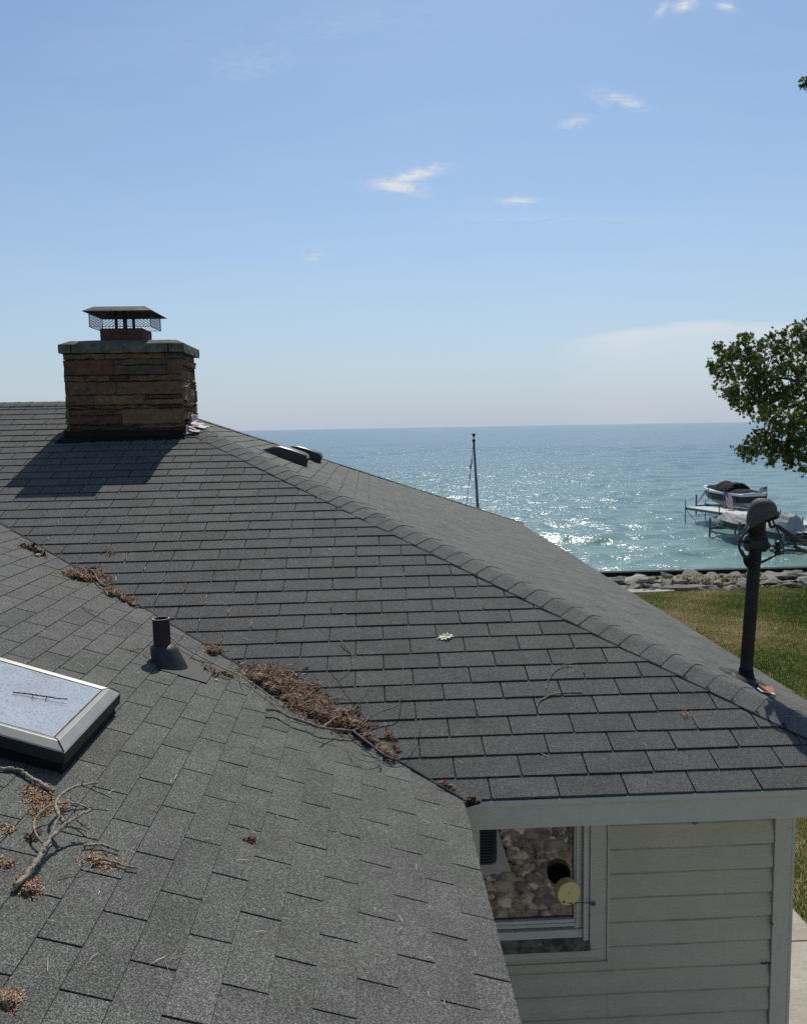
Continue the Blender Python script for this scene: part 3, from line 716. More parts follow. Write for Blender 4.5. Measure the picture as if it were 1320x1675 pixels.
# ------------------------------------------------------------------ plumbing vent pipe
vx, vy = -1.155, 4.396; vz = zA(vx)
vp = empty('vent_pipe', (vx, vy, vz)); vp.parent = house
nA = nrm((TA, 0, 1)); dA = np.array([cA, 0, -sA])
mb = MB(); mb.lathe([(.043, -.05), (.046, vz*0+.10), (.0465, .248), (.0455, .252), (.040, .252), (.040, .10)], (vx, vy, vz), 28); mb.build('pipe', M_RUST, vp, smooth=True)
mb = MB(); mb.lathe([(.0455, .2515), (.0405, .2518)], (vx, vy, vz+.0012), 28); mb.build('pipe_rim', M_LEAD, vp)
mb = MB(); mb.lathe([(.001, .12), (.0395, .121)], (vx, vy, vz), 20); mb.build('pipe_bore', M_BLACK, vp)
# leaning rubber boot: circle on the slope lofted to the collar round the pipe
mb = MB(); V = []; ring = []
c0 = np.array([vx+.035, vy, zA(vx+.035)])
for k, (rr, q) in enumerate(((.104, 0), (.100, .05), (.094, .25), (.083, .55), (.072, .80), (.066, .92), (.056, .95), (.052, 1.0), (.047, 1.12))):
    for j in range(32):
        a = 2*math.pi*j/32
        lo = c0+dA*(rr*.98*math.cos(a))+np.array([0, rr*math.sin(a), 0])+nA*(.007)
        hi = np.array([vx+rr*math.cos(a), vy+rr*math.sin(a), vz+.105])
        p = lo+(hi-lo)*min(q, 1) + (np.array([0, 0, .012])*(q-1) if q > 1 else 0)
        V.append(p)
n = 32; mb.add(V, [(i*n+j, i*n+(j+1) % n, (i+1)*n+(j+1) % n, (i+1)*n+j) for i in range(8) for j in range(n)])
mb.build('boot', M_RUBBER, vp, smooth=True)['label'] = 'black rubber cone boot'
mb = MB(); c1 = np.array([vx+.125, vy, zA(vx+.125)])+nA*.0085
mb.obox(c1, dA*.140, (0, .135, 0), nA*.0016)
mb.build('flange', M_METD, vp, bevel=.001)['label'] = 'flat dark metal flange'
rebase(vp)

# ------------------------------------------------------------------ skylight
sk = empty('skylight', (-1.5, 3.26, zA(-1.5))); sk.parent = house; sk['label'] = 'dusty framed skylight'
slx, sy0_, sy1_ = -1.145, 2.925, 3.605; hS = .1; LS = 1.15
def PS(s, y, h): return np.array([slx-cA*s, y, zA(slx)+sA*s])+np.array([0, 0, h])     # s metres up the slope
def ringmesh(rings):
    mb = MB(); V = []
    for (i, o, h) in rings: V += [PS(o, sy0_+i, h), PS(o, sy1_-i, h), PS(LS-o, sy1_-i, h), PS(LS-o, sy0_+i, h)]
    mb.add(V, [(r*4+j, r*4+(j+1) % 4, (r+1)*4+(j+1) % 4, (r+1)*4+j) for r in range(len(rings)-1) for j in range(4)])
    return mb
mb = ringmesh([(.022, .022, -.03), (.022, .022, .062)]); mb.build('curb', M_TAR, sk)
mb = ringmesh([(.016, .016, .045), (.004, .004, .052), (0, 0, .0975)]); mb.build('frame_skirt', M_METD, sk)
mb = ringmesh([(0, 0, .098), (.004, .004, .103), (.034, .034, .122), (.038, .038, .1225), (.055, .055, .120), (.060, .060, .1185), (.062, .062, .112)])
mb.build('frame', M_GREY, sk, bevel=.0015)['label'] = 'bevelled grey metal frame'
mb = MB(); mb.add([PS(.0615, sy0_+.0615, .115), PS(.0615, sy1_-.0615, .115), PS(LS-.0615, sy1_-.0615, .115), PS(LS-.0615, sy0_+.0615, .115)], [(0, 1, 2, 3)])
mb.build('skylight_glass', M_SKYG, sk)
mb = MB()   # mitre joints + gasket
for (y, dy) in ((sy0_, 1), (sy1_, -1)):
    mb.tube([PS(.003, y+dy*.003, .085), PS(.004, y+dy*.004, .1045), PS(.034, y+dy*.034, .1238), PS(.060, y+dy*.060, .1200)], .0022, 5)
for i in range(12):
    pass
mb.tube([PS(.0625, sy0_+.062+(sy1_-sy0_-.124)*k/14, .1175+random.uniform(-.0006, .0012)) for k in range(15)], .0022, 5)
mb.tube([PS(.0625+1.02*k/14, sy0_+.062, .1175+random.uniform(-.0006, .0008)) for k in range(15)], .0016, 5)
mb.build('gasket', M_METD, sk)
rebase(sk)

# ------------------------------------------------------------------ service mast
mast = empty('service_mast', (2.338, 4.84, zC(2.338))); mast.parent = house; mast['label'] = 'grey electric service mast with hooded weatherhead'
def PM(px, py, dy=0): d = ray(px, py); return d*((4.84+dy)/d[1])
b0_, t0_ = PM(1219, 1116), PM(1239, 850)
mb = MB(); mb.tube([b0_-(t0_-b0_)*.3, b0_, (b0_+t0_)/2, t0_], .0385, 24); mb.build('mast_pipe', M_PIPE, mast, smooth=True)
mb = MB()   # boot, tar collar, flange
axm = nrm(t0_-b0_)
mb.lathe([(.095, -.035), (.088, -.005), (.062, .012), (.058, .03), (.052, .034), (.050, .055), (.044, .060), (.0435, .085)], b0_, 28, axis=axm)
mb.build('mast_boot', M_TAR, mast, smooth=True)
mb = MB(); cc = np.array([b0_[0]+.0, b0_[1], zC(b0_[0])])+nC*.012; rnd = random.Random(3); V = []
n = 26
for k, rr in enumerate((0.05, .11, .15)):
    for j in range(n):
        a = 2*math.pi*j/n; q = rr*(1+(rnd.uniform(-.15, .12) if k == 2 else 0)); V.append(cc+np.array([cB, 0, -sB])*q*math.cos(a)*1.1+np.array([0, q*math.sin(a), 0])+nC*(.01 if k < 2 else -.004))
mb.add(V, [(i*n+j, i*n+(j+1) % n, (i+1)*n+(j+1) % n, (i+1)*n+j) for i in range(2) for j in range(n)]); mb.build('mast_flange', M_METD, mast)
mb = MB(); q = [onC(*p, .02) for p in ((1238, 1118), (1262, 1124), (1268, 1135), (1246, 1130))]; mb.add(q, [(0, 1, 2, 3)]); mb.build('rust_patch', M_ROCKPATCH, mast)
mb = MB(); q = [onC(*p, .024) for p in ((1240, 1124), (1246, 1130), (1266, 1134.5), (1268, 1136.5), (1246, 1131.5), (1239, 1126))]; mb.add(q, [(0, 1, 2, 3, 4, 5)]); mb.build('flaked_paint', M_FWHITE, mast)
# weatherhead: bent hood, opening down to the right
hx = PM(1239, 850); mb = MB(); ns, nr_ = 14, 20; V = []
cen = PM(1246, 852); r_in = .085
path = []; 
for k in range(ns+1):
    a = math.pi*(1.0-k/ns*.93)                       # arc from the pipe over to the open lip
    path.append((math.cos(a), math.sin(a)))
# hood as a dome: superellipsoid swept over the pipe, cut by a slanting brim plane
cx = np.array([2.418, 4.84, -.572]); mbh = MB(); n = 36; V = []
def lip(a): return .026-.040*math.cos(a)+.034*math.sin(a)+.008*math.cos(2*a)
K = 13
for i in range(K+4):
    for j in range(n):
        a = 2*math.pi*j/n
        if i < K: q = i/(K-1); r_ = math.sin(q*math.pi/2)**.8; h_ = (1-math.cos(q*math.pi/2)**.85); fl = 0
        else: r_, h_, fl = [(1.10, 1.0, .002), (1.15, 1.0, .008), (1.14, 1.0, .036), (1.02, 1.0, .034)][i-K]
        V.append(np.array([cx[0]-.006*(1-h_)+.090*r_*math.cos(a), cx[1]+.078*r_*math.sin(a), cx[2]+.100-h_*(.100+lip(a))-fl]))
mbh.add(V, [((i)*n+j, (i+1)*n+j, (i+1)*n+(j+1) % n, i*n+(j+1) % n) for i in range(K+3) for j in range(n)])
mbh.build('weatherhead', M_HOOD, mast, smooth=True)['label'] = 'grey cast weatherhead hood'
mb = MB(); mb.tube([PM(1237, 872), PM(1238, 850), PM(1240, 835)], [.052, .055, .05], 20); mb.build('hood_collar', M_PIPE, mast, smooth=True)
mb = MB(); mb.lathe([(.001, 0), (.068, 0), (.068, .012), (.001, .014)], cx+np.array([0.006, 0.01, .012]), 24); mb.build('wire_insert', M_BLACK, mast)
# clamp, insulator bracket
mb = MB(); mb.tube([PM(1222, 889), PM(1251, 890)], [.050, .050], 12)
mb.lathe([(.0425, -.022), (.050, -.02), (.050, .02), (.0425, .022)], PM(1236, 888), 22, axis=axm); mb.build('clamp_band', M_METD, mast)
mb = MB(); mb.tube([PM(1240, 890), PM(1258, 893), PM(1259, 893), PM(1260, 893), PM(1268, 892)], [.020, .020, .014, .005, .005], 12); mb.build('insulator_arm', M_BLKPL, mast)
mb = MB(); mb.tube([PM(1205, 885), PM(1225, 886)], [.010, .013], 8); mb.build('clamp_bolt', M_BLKPL, mast)
mb = MB(); ic = PM(1273, 897, -.02)
mb.lathe([(.004, -.045), (.016, -.042), (.024, -.030), (.024, -.018), (.013, -.012), (.013, -.006), (.026, .0), (.027, .012), (.014, .018), (.014, .022), (.020, .026), (.020, .038), (.010, .046), (.001, .048)], ic, 18)
mb.build('spool_insulator', M_BLKPL, mast, smooth=True)
mb = MB(); tp = [PM(1218, 917), PM(1226, 914), PM(1234, 920)]; mb.lathe([(.01, -.03), (.036, -.02), (.04, 0), (.034, .018), (.012, .03)], PM(1225, 918, -.045), 14, axis=(1, 0, .3)); mb.build('cable_clamp', M_TAR, mast)
rebase(mast)
# cables
cab = MB()
def cable(pts, r, yy=0):
    P = [PM(x, y, yy+d) for (x, y, d) in pts]; out = []
    for i in range(len(P)-1):
        p0, p1, p2, p3 = P[max(i-1, 0)], P[i], P[i+1], P[min(i+2, len(P)-1)]
        for k in range(6):
            s = k/6; out.append(.5*((2*p1)+(p2-p0)*s+(2*p0-5*p1+4*p2-p3)*s*s+(3*p1-p0-3*p2+p3)*s**3))
    out.append(P[-1]); cab.tube(out, r, 8)
cable([(1256, 838, 0), (1258, 852, -.02), (1261, 862, -.03), (1272, 860, -.02), (1285, 868, 0), (1305, 880, .15), (1322, 886, .5), (1420, 905, 1.6)], .0085)
cable([(1262, 842, -.02), (1266, 856, -.03), (1276, 866, 0), (1292, 876, .1), (1322, 888, .6), (1420, 908, 1.8)], .006)
cable([(1230, 858, -.03), (1222, 868, -.05), (1212, 881, -.06), (1209, 892, -.06), (1212, 903, -.05), (1222, 915, -.05), (1238, 921, -.05), (1252, 917, -.04), (1268, 908, -.02), (1284, 900, 0), (1305, 901, .1), (1330, 905, .3), (1420, 918, 1.4)], .0075)
cable([(1212, 900, -.06), (1216, 908, -.07), (1223, 914, -.06)], .012)
cable([(1300, 892, .05), (1304, 890, .1), (1320, 889, .4), (1420, 900, 1.5)], .006)
cable([(1300, 894, .04), (1312, 900, .1), (1330, 903, .3)], .013)
cable([(1268, 892, -.01), (1282, 893, .0), (1300, 896, .05), (1312, 900, .1)], .0035)
cable([(1270, 863, -.02), (1277, 880, .0), (1281, 893, .02)], .0045)
o = cab.build('service_cable', M_CABLE, None, smooth=True); tag(o, 'black service cables looping from the weatherhead off to the right', 'cable'); origin_to(o, PM(1300, 880))
rebase(win); rebase(house)
for o in bpy.data.objects:
    if o.parent is house and o.type == 'EMPTY': o.location = Vector(o.location)-Vector(house.location)
for o in bpy.data.objects:
    if o.parent is chim: o.location = (0, 0, 0)

# ================================================================== THINGS AT THE WINDOW
th = empty('window_thermometer', (1.03, WY-.08, -2.43), 'round cream outdoor thermometer on a wire arm at the window', 'thermometer')
def PW(px, py, Y): d = ray(px, py); return d*(Y/d[1])
gc = PW(931, 1463, 4.085); ax = nrm((-.17, 1, -.02))
mb = MB(); mb.lathe([(.001, 0), (.062, 0), (.066, .003), (.0665, .010), (.0665, .050), (.062, .052), (.058, .046)], gc, 40, axis=ax); o = mb.build('dial_case', M_GAUGE, th, smooth=False)
mb = MB(); mb.lathe([(.001, .049), (.06, .049)], gc, 32, axis=ax); mb.build('dial_face', M_BLACK, th)
xa_ = nrm(np.cross(ax, (0, 0, 1))); za_ = np.cross(xa_, ax)
for nm, lst in (('screw', [(0, .005, .0035), (.030, -.040, .006), (-.012, -.054, .005), (.006, -.052, .003)]),):
    for (u, v, r) in lst:
        mb = MB(); mb.lathe([(.0005, -.0022), (r, -.0020), (r, .0005)], gc+xa_*-u+za_*v, 10, axis=ax); mb.build(nm, M_RUST, th)
mb = MB(); A_ = gc+za_*-.055+np.array([.0, .0, 0]); B_ = PW(966, 1478, 4.14)
mb.tube([A_, A_+(B_-A_)*.5+np.array([0, 0, .004]), B_], .0022, 6); mb.build('wire_arm', M_METD, th)
mb = MB(); B2 = PW(970, 1479, 4.143); mb.box(tuple(B2-np.array([.013, .003, .011])), tuple(B2+np.array([.013, .003, .011]))); mb.build('bracket', M_STEEL, th)
mb = MB(); [mb.box((B2[0]+dx-.003, B2[1]-.0045, B2[2]-.003), (B2[0]+dx+.003, B2[1]-.0032, B2[2]+.003)) for dx in (-.001, .008)]; mb.build('bracket_screw', M_BLACK, th)
rebase(th)
# air conditioner on its pad in the yard below (seen in the window)
pad = MB(); pad.box((.32, .12, GZ+.0), (1.28, 1.21, GZ+.07)); o = pad.build('equipment_pad', M_ACCASE, None, bevel=.015); tag(o, 'pale grey pad under the air conditioner', 'pad'); origin_to(o, (.8, .2, GZ))
ac = empty('air_conditioner', (.8, .66, GZ+.07), 'dark louvred air conditioner box on a pale pad by the wing wall', 'air conditioner')
mb = MB(); a0_, a1_, b0, b1 = .42, 1.17, .28, 1.06; z0_, z1_ = GZ+.07, GZ+.90
c_ = .06; oct_ = [(a0_+c_, b0), (a1_-c_, b0), (a1_, b0+c_), (a1_, b1-c_), (a1_-c_, b1), (a0_+c_, b1), (a0_, b1-c_), (a0_, b0+c_)]
k = 28
for i in range(k):
    za, zb_ = z0_+(z1_-z0_)*i/k, z0_+(z1_-z0_)*(i+.55)/k
    mb.add([(x, y, za) for x, y in oct_]+[(x, y, zb_) for x, y in oct_], [(j, (j+1) % 8, 8+(j+1) % 8, 8+j) for j in range(8)]+[tuple(range(8, 16)), tuple(range(8))[::-1]])
mb.build('louvred_body', M_ACGR, ac)
mb = MB(); mb.add([(x, y, z1_) for x, y in oct_]+[(x, y, z1_+.03) for x, y in oct_], [(j, (j+1) % 8, 8+(j+1) % 8, 8+j) for j in range(8)]+[tuple(range(8, 16))]); mb.lathe([(.26, z1_+.031), (.26, z1_+.045), (.24, z1_+.045)], ((a0_+a1_)/2, (b0+b1)/2, 0), 24); mb.build('top_grille', M_METD, ac)
mb = MB(); mb.box((a0_+.01, b0+.02, z0_), (a1_-.02, b1-.02, z1_-.01)); mb.build('coil', M_ACGR, ac); rebase(ac)

# river cobbles in the courtyard: no one could count them
def rock_shape(rnd, sub=2, flat=.7, rough=.22, angular=False):
    import bmesh
    bm = bmesh.new(); bmesh.ops.create_icosphere(bm, subdivisions=sub, radius=1)
    off = Vector((rnd.uniform(0, 99), rnd.uniform(0, 99), 0))
    planes = [(Vector((rnd.gauss(0, 1), rnd.gauss(0, 1), rnd.gauss(0, .8))).normalized(), rnd.uniform(.55, .85)) for _ in range(9)] if angular else []
    for v in bm.verts:
        n = mnoise.noise(v.co*1.1+off)*rough*1.6+mnoise.noise(v.co*2.7+off)*rough*.6
        v.co = v.co*(1+n)
        for (pn, pd) in planes:
            d = v.co.dot(pn)
            if d > pd: v.co -= pn*(d-pd)
        v.co.z *= flat
    V = [tuple(v.co) for v in bm.verts]; F = [tuple(q.index for q in f.verts) for f in bm.faces]; bm.free()
    return np.array(V), F
rnd = random.Random(21); protos = [rock_shape(rnd, 2, .65, .16) for _ in range(8)]
mb = MB()
for i in range(6500):
    x = rnd.uniform(.2, 2.3); y = rnd.uniform(-.9, 2.2) if i % 8 else rnd.uniform(2.2, 3.9)
    if .28 < x < 1.32 and .08 < y < 1.25: continue
    V, F = rnd.choice(protos); s = rnd.choice([.02, .025, .03, .04, .05, .06]) * rnd.uniform(.8, 1.3)
    if rnd.random() < .025: s = .11
    a = rnd.uniform(0, 6.28); ca, sa = math.cos(a), math.sin(a); e = rnd.uniform(.65, 1)
    W = V*np.array([s, s*e, s]); W = np.stack([W[:, 0]*ca-W[:, 1]*sa+x, W[:, 0]*sa+W[:, 1]*ca+y, W[:, 2]+GZ+rnd.uniform(.0, .05)], 1)
    mb.add(W, F, 0, rnd.random())
o = mb.build('river_stones', M_PEB, None, smooth=True); tag(o, 'bed of rounded river stones below the window', 'stones', kind='stuff')

# ================================================================== GROUND, LAKE
SWY = 22.2
mb = MB(); mb.add([(-300, -200, GZ), (300, -200, GZ), (300, SWY, GZ), (-300, SWY, GZ)], [(0, 1, 2, 3)])
tag(mb.build('lawn', M_LAWN), kind='structure')
mb = MB(); mb.add([(-300, SWY+.2, -7), (300, SWY+.2, -7), (300, 120, -12), (-300, 120, -12)], [(0, 1, 2, 3)])
tag(mb.build('lake_bed', M_WALK), kind='structure')
mb = MB()
for (ya, yb) in ((-6, .7), (.712, 3.4), (3.412, 6.095), (6.11, 8.8), (8.812, 14)):
    mb.box((2.42, ya, GZ-.1), (3.655, yb, GZ+.02))
tag(mb.build('sidewalk', M_WALK, bevel=.006), kind='structure')
WZ = -5.6
def lake():
    nr, na = 900, 620
    r = 20.5*np.exp(np.linspace(0, math.log(6500/20.5), nr)); t_ = np.linspace(-1, 1, na); az = R(4)+R(36)*t_+R(45)*np.sign(t_)*np.maximum(0, np.abs(t_)-.93)/.07
    rr, aa = np.meshgrid(r, az, indexing='ij'); X = rr*np.sin(aa); Y = rr*np.cos(aa); Z = np.zeros_like(X); g = np.random.default_rng(5)
    dr = rr*math.log(6500/20.5)/nr
    for i in range(54):
        lam = .5*(8/.5)**(g.random()**1.15); th_ = R(g.normal(0, 36)); kx, ky = math.sin(th_), -math.cos(th_)
        amp = .0066*lam*g.uniform(.5, 1.3)*(1 if lam < 2.5 else .55); ph = g.uniform(0, 6.28)
        fade = np.clip((lam/dr-2.5)/3, 0, 1)
        p = (X*kx+Y*ky)*2*math.pi/lam+ph+.6*np.sin(X*.11*g.uniform(.5, 1.5)+ph)
        s = np.sin(p); Z += fade*amp*(s+.35*np.cos(2*p))
    gust = 1+.35*np.sin(X*.05+Y*.031)+.25*np.sin(X*.021-Y*.07+1.3)
    Z = Z*gust*.95; sh = np.clip((Y-SWY)/2.0, .25, 1); Z *= sh
    me = bpy.data.meshes.new('lake'); N = nr*na
    co = np.stack([X, Y, Z+WZ], -1).reshape(-1, 3).astype(np.float32)
    i = np.arange(nr-1)[:, None]*na+np.arange(na-1)[None, :]; q = np.stack([i, i+na, i+na+1, i+1], -1).reshape(-1, 4)[:, ::-1]
    me.vertices.add(N); me.vertices.foreach_set('co', co.ravel()); me.loops.add(q.size); me.loops.foreach_set('vertex_index', q.ravel().astype(np.int32))
    me.polygons.add(len(q)); me.polygons.foreach_set('loop_start', np.arange(0, q.size, 4, dtype=np.int32)); me.polygons.foreach_set('loop_total', np.full(len(q), 4, np.int32))
    me.polygons.foreach_set('use_smooth', np.ones(len(q), bool)); me.update(calc_edges=True); me.validate()
    me.materials.append(M_WATER); o = bpy.data.objects.new('lake', me); COL.objects.link(o); tag(o, kind='structure')
lake()
# seawall + rocks
mb = MB(); x = -60
while x < 80:
    mb.box((x, SWY, WZ-2), (x+.498, SWY+.10+(.06 if int(x*2) % 2 else 0), GZ+.10)); x += .5
mb.box((-60, SWY-.06, GZ+.101), (80, SWY+.16, GZ+.118)); o = mb.build('seawall', M_WALLST); tag(o, 'low steel seawall between riprap rocks and lake', 'seawall'); origin_to(o, (10, SWY, GZ))
rnd = random.Random(5); rp = []
for i in range(14):
    V, F = rock_shape(rnd, 3, rnd.uniform(.5, .75), .2, True); m_ = MB(); m_.add(V, F, 0, rnd.random()); rp.append(m_)
meshes = []
RL = 'pale angular boulder in the riprap band along the seawall'; RG = 'riprap boulders along the seawall'
cnt = 0; spots = []
for row, (yy, sz) in enumerate(((21.95, .17), (21.65, .21), (21.3, .22), (20.95, .22), (20.6, .21), (20.3, .18), (20.05, .14))):
    x = 6.1+rnd.uniform(0, .3)
    while x < 12.6:
        s = .66*sz*rnd.choice([.5, .7, .9, 1., 1.3, 1.9]); x += s*.95
        spots.append((x, yy+rnd.uniform(-.12, .12), s)); x += s*.75
for (x, y, s) in spots:
    k = rnd.randrange(14)
    if k >= len(meshes) or meshes[k] is None:
        pass
    if len(meshes) < 14: meshes += [None]*(14-len(meshes))
    if meshes[k] is None: o = rp[k].build('riprap_boulder', M_ROCK); meshes[k] = o.data
    else: o = bpy.data.objects.new('riprap_boulder', meshes[k]); COL.objects.link(o)
    o.location = (x, y, GZ+s*.20+rnd.uniform(-.03, .04)-(.06 if y > 21.8 else 0)); o.scale = (s*rnd.uniform(1.0, 1.5), s*rnd.uniform(.8, 1.1), s*rnd.uniform(.5, .85)); o.rotation_euler = (rnd.uniform(-.35, .35), rnd.uniform(-.35, .35), rnd.uniform(0, 6.28))
    tag(o, RL, 'boulder', RG); cnt += 1
def slab(pts, z0, z1, name, label, cat, m):
    mb = MB(); n = len(pts); mb.add([(x, y, z0) for x, y in pts]+[(x, y, z1) for x, y in pts], [tuple(range(n))[::-1], tuple(range(n, 2*n))]+[(i, (i+1) % n, n+(i+1) % n, n+i) for i in range(n)])
    o = mb.build(name, m, bevel=.02); tag(o, label, cat); origin_to(o, (sum(p[0] for p in pts)/n, sum(p[1] for p in pts)/n, z0)); return o
slab([(6.1, 19.75), (7.0, 19.72), (7.7, 19.8), (7.75, 20.0), (7.0, 20.08), (6.0, 20.1)], GZ+.005, GZ+.06, 'stone_slab', 'long flat pale slab at the lawn edge of the riprap nearest the roof', 'stone slab', M_WALK)
slab([(7.6, 19.9), (8.1, 19.86), (8.7, 20.05), (8.55, 20.3), (7.9, 20.35), (7.5, 20.15)], GZ+.02, GZ+.11, 'stone_slab', 'tilted pale slab resting against the boulders left of the mast', 'stone slab', M_ROCK)
# weeds among the rocks
mb = MB(); rnd = random.Random(9)
for i in range(170):
    x = rnd.gauss(8.9, .5) if i % 2 else rnd.uniform(7.6, 9.8); y = rnd.uniform(20.2, 21.2); h = rnd.uniform(.05, .18); a = rnd.uniform(0, 6.28)
    b_ = np.array([x, y, GZ+.12]); tp_ = b_+np.array([math.cos(a)*.12, math.sin(a)*.12, h]); w_ = np.array([-math.sin(a), math.cos(a), 0])*.016
    mb.add([b_-w_*.4, b_+w_*.4, (b_+tp_)/2+w_, tp_, (b_+tp_)/2-w_], [(0, 1, 2, 3, 4)], 0, rnd.random()*.7)
o = mb.build('weeds', M_BLADE); tag(o, 'sparse green weeds growing between the riprap boulders', 'weeds', kind='stuff')

# grass blades where the lawn can be seen close enough
def grass():
    g = np.random.default_rng(3); n = 330000
    # density falls with distance
    y = 5.2+(20.2-5.2)*g.random(n)**.9; x = 2.2+g.random(n)*(.62*y+1.5-1.2); keep = (x > 2.5) & ~((x < 3.66) & (y < 14)) ; x, y = x[keep], y[keep]; n = len(x)
    d = np.hypot(x, y); h = .030*(.6+g.random(n)*.9)*(1+.02*d); w = .0022+.00045*d; a = g.random(n)*6.283; le = (.2+g.random(n))*.7
    bx, by = np.cos(a), np.sin(a)
    p0 = np.stack([x-by*w, y+bx*w, np.full(n, GZ)], 1); p1 = np.stack([x+by*w, y-bx*w, np.full(n, GZ)], 1); p2 = np.stack([x+bx*h*le, y+by*h*le, GZ+h], 1)
    co = np.stack([p0, p1, p2], 1).reshape(-1, 3).astype(np.float32)
    me = bpy.data.meshes.new('grass'); me.vertices.add(3*n); me.vertices.foreach_set('co', co.ravel()); me.loops.add(3*n); me.loops.foreach_set('vertex_index', np.arange(3*n, dtype=np.int32))
    me.polygons.add(n); me.polygons.foreach_set('loop_start', np.arange(0, 3*n, 3, dtype=np.int32)); me.polygons.foreach_set('loop_total', np.full(n, 3, np.int32)); me.update(calc_edges=True)
    patch = .5+.28*np.sin(x*.9+1.7*np.sin(y*.45))+.22*np.sin(y*1.3+x*.5+2)+.16*np.sin(x*3.1-y*2.2)+.12*np.sin(y*5.3+x*4.1)
    dry = np.clip((1-(x-.42*y-.2)/3.2), 0, 1)*.35
    tint = np.clip(patch*.75+dry*.8+g.normal(0, .17, n)-.08, 0, 1)
    at_ = me.attributes.new('tint', 'FLOAT', 'FACE'); at_.data.foreach_set('value', tint.astype(np.float32))
    me.materials.append(M_BLADE); o = bpy.data.objects.new('grass', me); COL.objects.link(o); tag(o, 'patchy green and straw lawn grass between house and rocks', 'grass', kind='stuff')
grass()

# ================================================================== FLAGPOLE
fp = empty('flagpole', (2.70, 19.5, GZ), 'bare grey flagpole with halyard rising beyond the roof', 'flagpole')
pt, pm = PW(775, 722, 19.5), PW(781, 822, 19.5); d_ = (pm-pt)/(pt[2]-pm[2]); pb = pt+d_*(pt[2]-GZ)
mb = MB(); mb.tube([pb, pm, pt], [.045, .036, .026], 12); mb.build('pole', M_STEEL, fp, smooth=True)
mb = MB(); mb.lathe([(.026, -.01), (.040, 0), (.040, .05), (.012, .06), (.010, .10), (.030, .13), (.045, .17), (.05, .19), (.001, .20)], pt, 14); mb.build('finial', M_METD, fp)
mb = MB(); q0 = PW(774, 728, 19.45); q1 = PW(764, 817, 19.45); q2 = q1+(q1-q0)*.9; q2[2] = max(q2[2], GZ+1)
mb.tube([q0, PW(771.5, 757, 19.45), q1, q2], .006, 5)
for px, py in ((771.5, 755), (769.5, 763), (768.5, 780)): mb.lathe([(.001, -.07), (.014, -.05), (.014, .05), (.001, .07)], PW(px, py, 19.45), 6)
mb.build('halyard', M_METD, fp); rebase(fp)

# ================================================================== DOCK, LIFTS, BOATS
DD = nrm((20.55-18.55, 36-44.9, 0)); DN = np.array([-DD[1], DD[0], 0]); D0 = np.array([18.55, 44.9, 0]); dz = -4.80
if DN[0] < 0: DN = -DN
dock = empty('dock', (19.5, 40, WZ), 'white decked pier on thin steel legs running out from shore', 'dock')
mb = MB(); L_ = 23
for i in range(int(L_/.2)):
    c = D0+DD*(i*.2+.1)+np.array([0, 0, dz]); mb.obox(c, DD*.094, DN*.62, (0, 0, .02))
mb.build('deck', M_DECK, dock)
mb = MB()
for s in (-.60, .60): mb.obox(D0+DD*L_/2+DN*s+np.array([0, 0, dz-.075]), DD*L_/2, DN*.03, (0, 0, .05))
mb.build('deck_frame', M_STEEL, dock)
for i in range(8):
    s = i*3.0+.03
    for w in (-.66, .66):
        p = D0+DD*s+DN*w; mb = MB(); mb.tube([p+np.array([0, 0, WZ-1.3]), p+np.array([0, 0, dz+.38])], .030, 8); mb.build('leg', M_STEEL, dock)
    if i < 7:
        mb = MB(); p = D0+DD*s-DN*.66; mb.tube([p+np.array([0, 0, dz-.1]), p+DD*1.1+np.array([0, 0, WZ+.02])], .018, 6); mb.build('brace', M_STEEL, dock)
rebase(dock)
def P_at(base, ang):
    f = np.array([math.sin(ang), math.cos(ang), 0]); s = np.array([math.cos(ang), -math.sin(ang), 0]); return lambda a, b, z: np.asarray(base, float)+f*a+s*b+np.array([0, 0, z])
ANG = math.atan2(-DD[0], -DD[1])          # pointing offshore
def boat_hull(P, L, B, mats, zk, H, parent):
    """bow at +a; stations of hull"""
    secs = []; n = 18
    for i in range(n+1):
        u = i/n; a = -L/2+L*u; wd = B/2*(1-max(0, (u-.45)/.55)**2.2)*(1 if u > .02 else .96); sheer = H*(1+.16*u*u); keel = zk+(.0 if u < .6 else (H*.75)*((u-.6)/.4)**2.0)
        top = zk+sheer; rows = [(0, keel), (wd*.62, keel+(top-keel)*.22), (wd*.90, keel+(top-keel)*.42), (wd*.97, keel+(top-keel)*.86), (wd*1.02, keel+(top-keel)*.88), (wd, top), (wd*.82, top+.03), (0, top+.09)]
        secs.append([(a, b, z) for b, z in rows])
    names = [('hull_bottom', 0, 2, mats[0]), ('hull_side', 2, 3, mats[1]), ('hull_rail', 3, 5, mats[2]), ('foredeck', 5, 7, mats[2])]
    for nm, r0_, r1_, m in names:
        mb = MB()
        for sg in (1, -1):
            V = [P(a, sg*b, z) for s in secs for (a, b, z) in s[r0_:r1_+1]]; k = r1_-r0_+1
            mb.add(V, [(i*k+j, i*k+j+1, (i+1)*k+j+1, (i+1)*k+j) for i in range(n) for j in range(k-1)])
            mb.add([P(*secs[0][q][:1], sg*secs[0][q][1], secs[0][q][2]) for q in range(r0_, r1_+1)]+[P(secs[0][r1_][0], 0, secs[0][r1_][2]), P(secs[0][r0_][0], 0, secs[0][r0_][2])], [tuple(range(k+2))])
        mb.build(nm, m, parent, smooth=False)
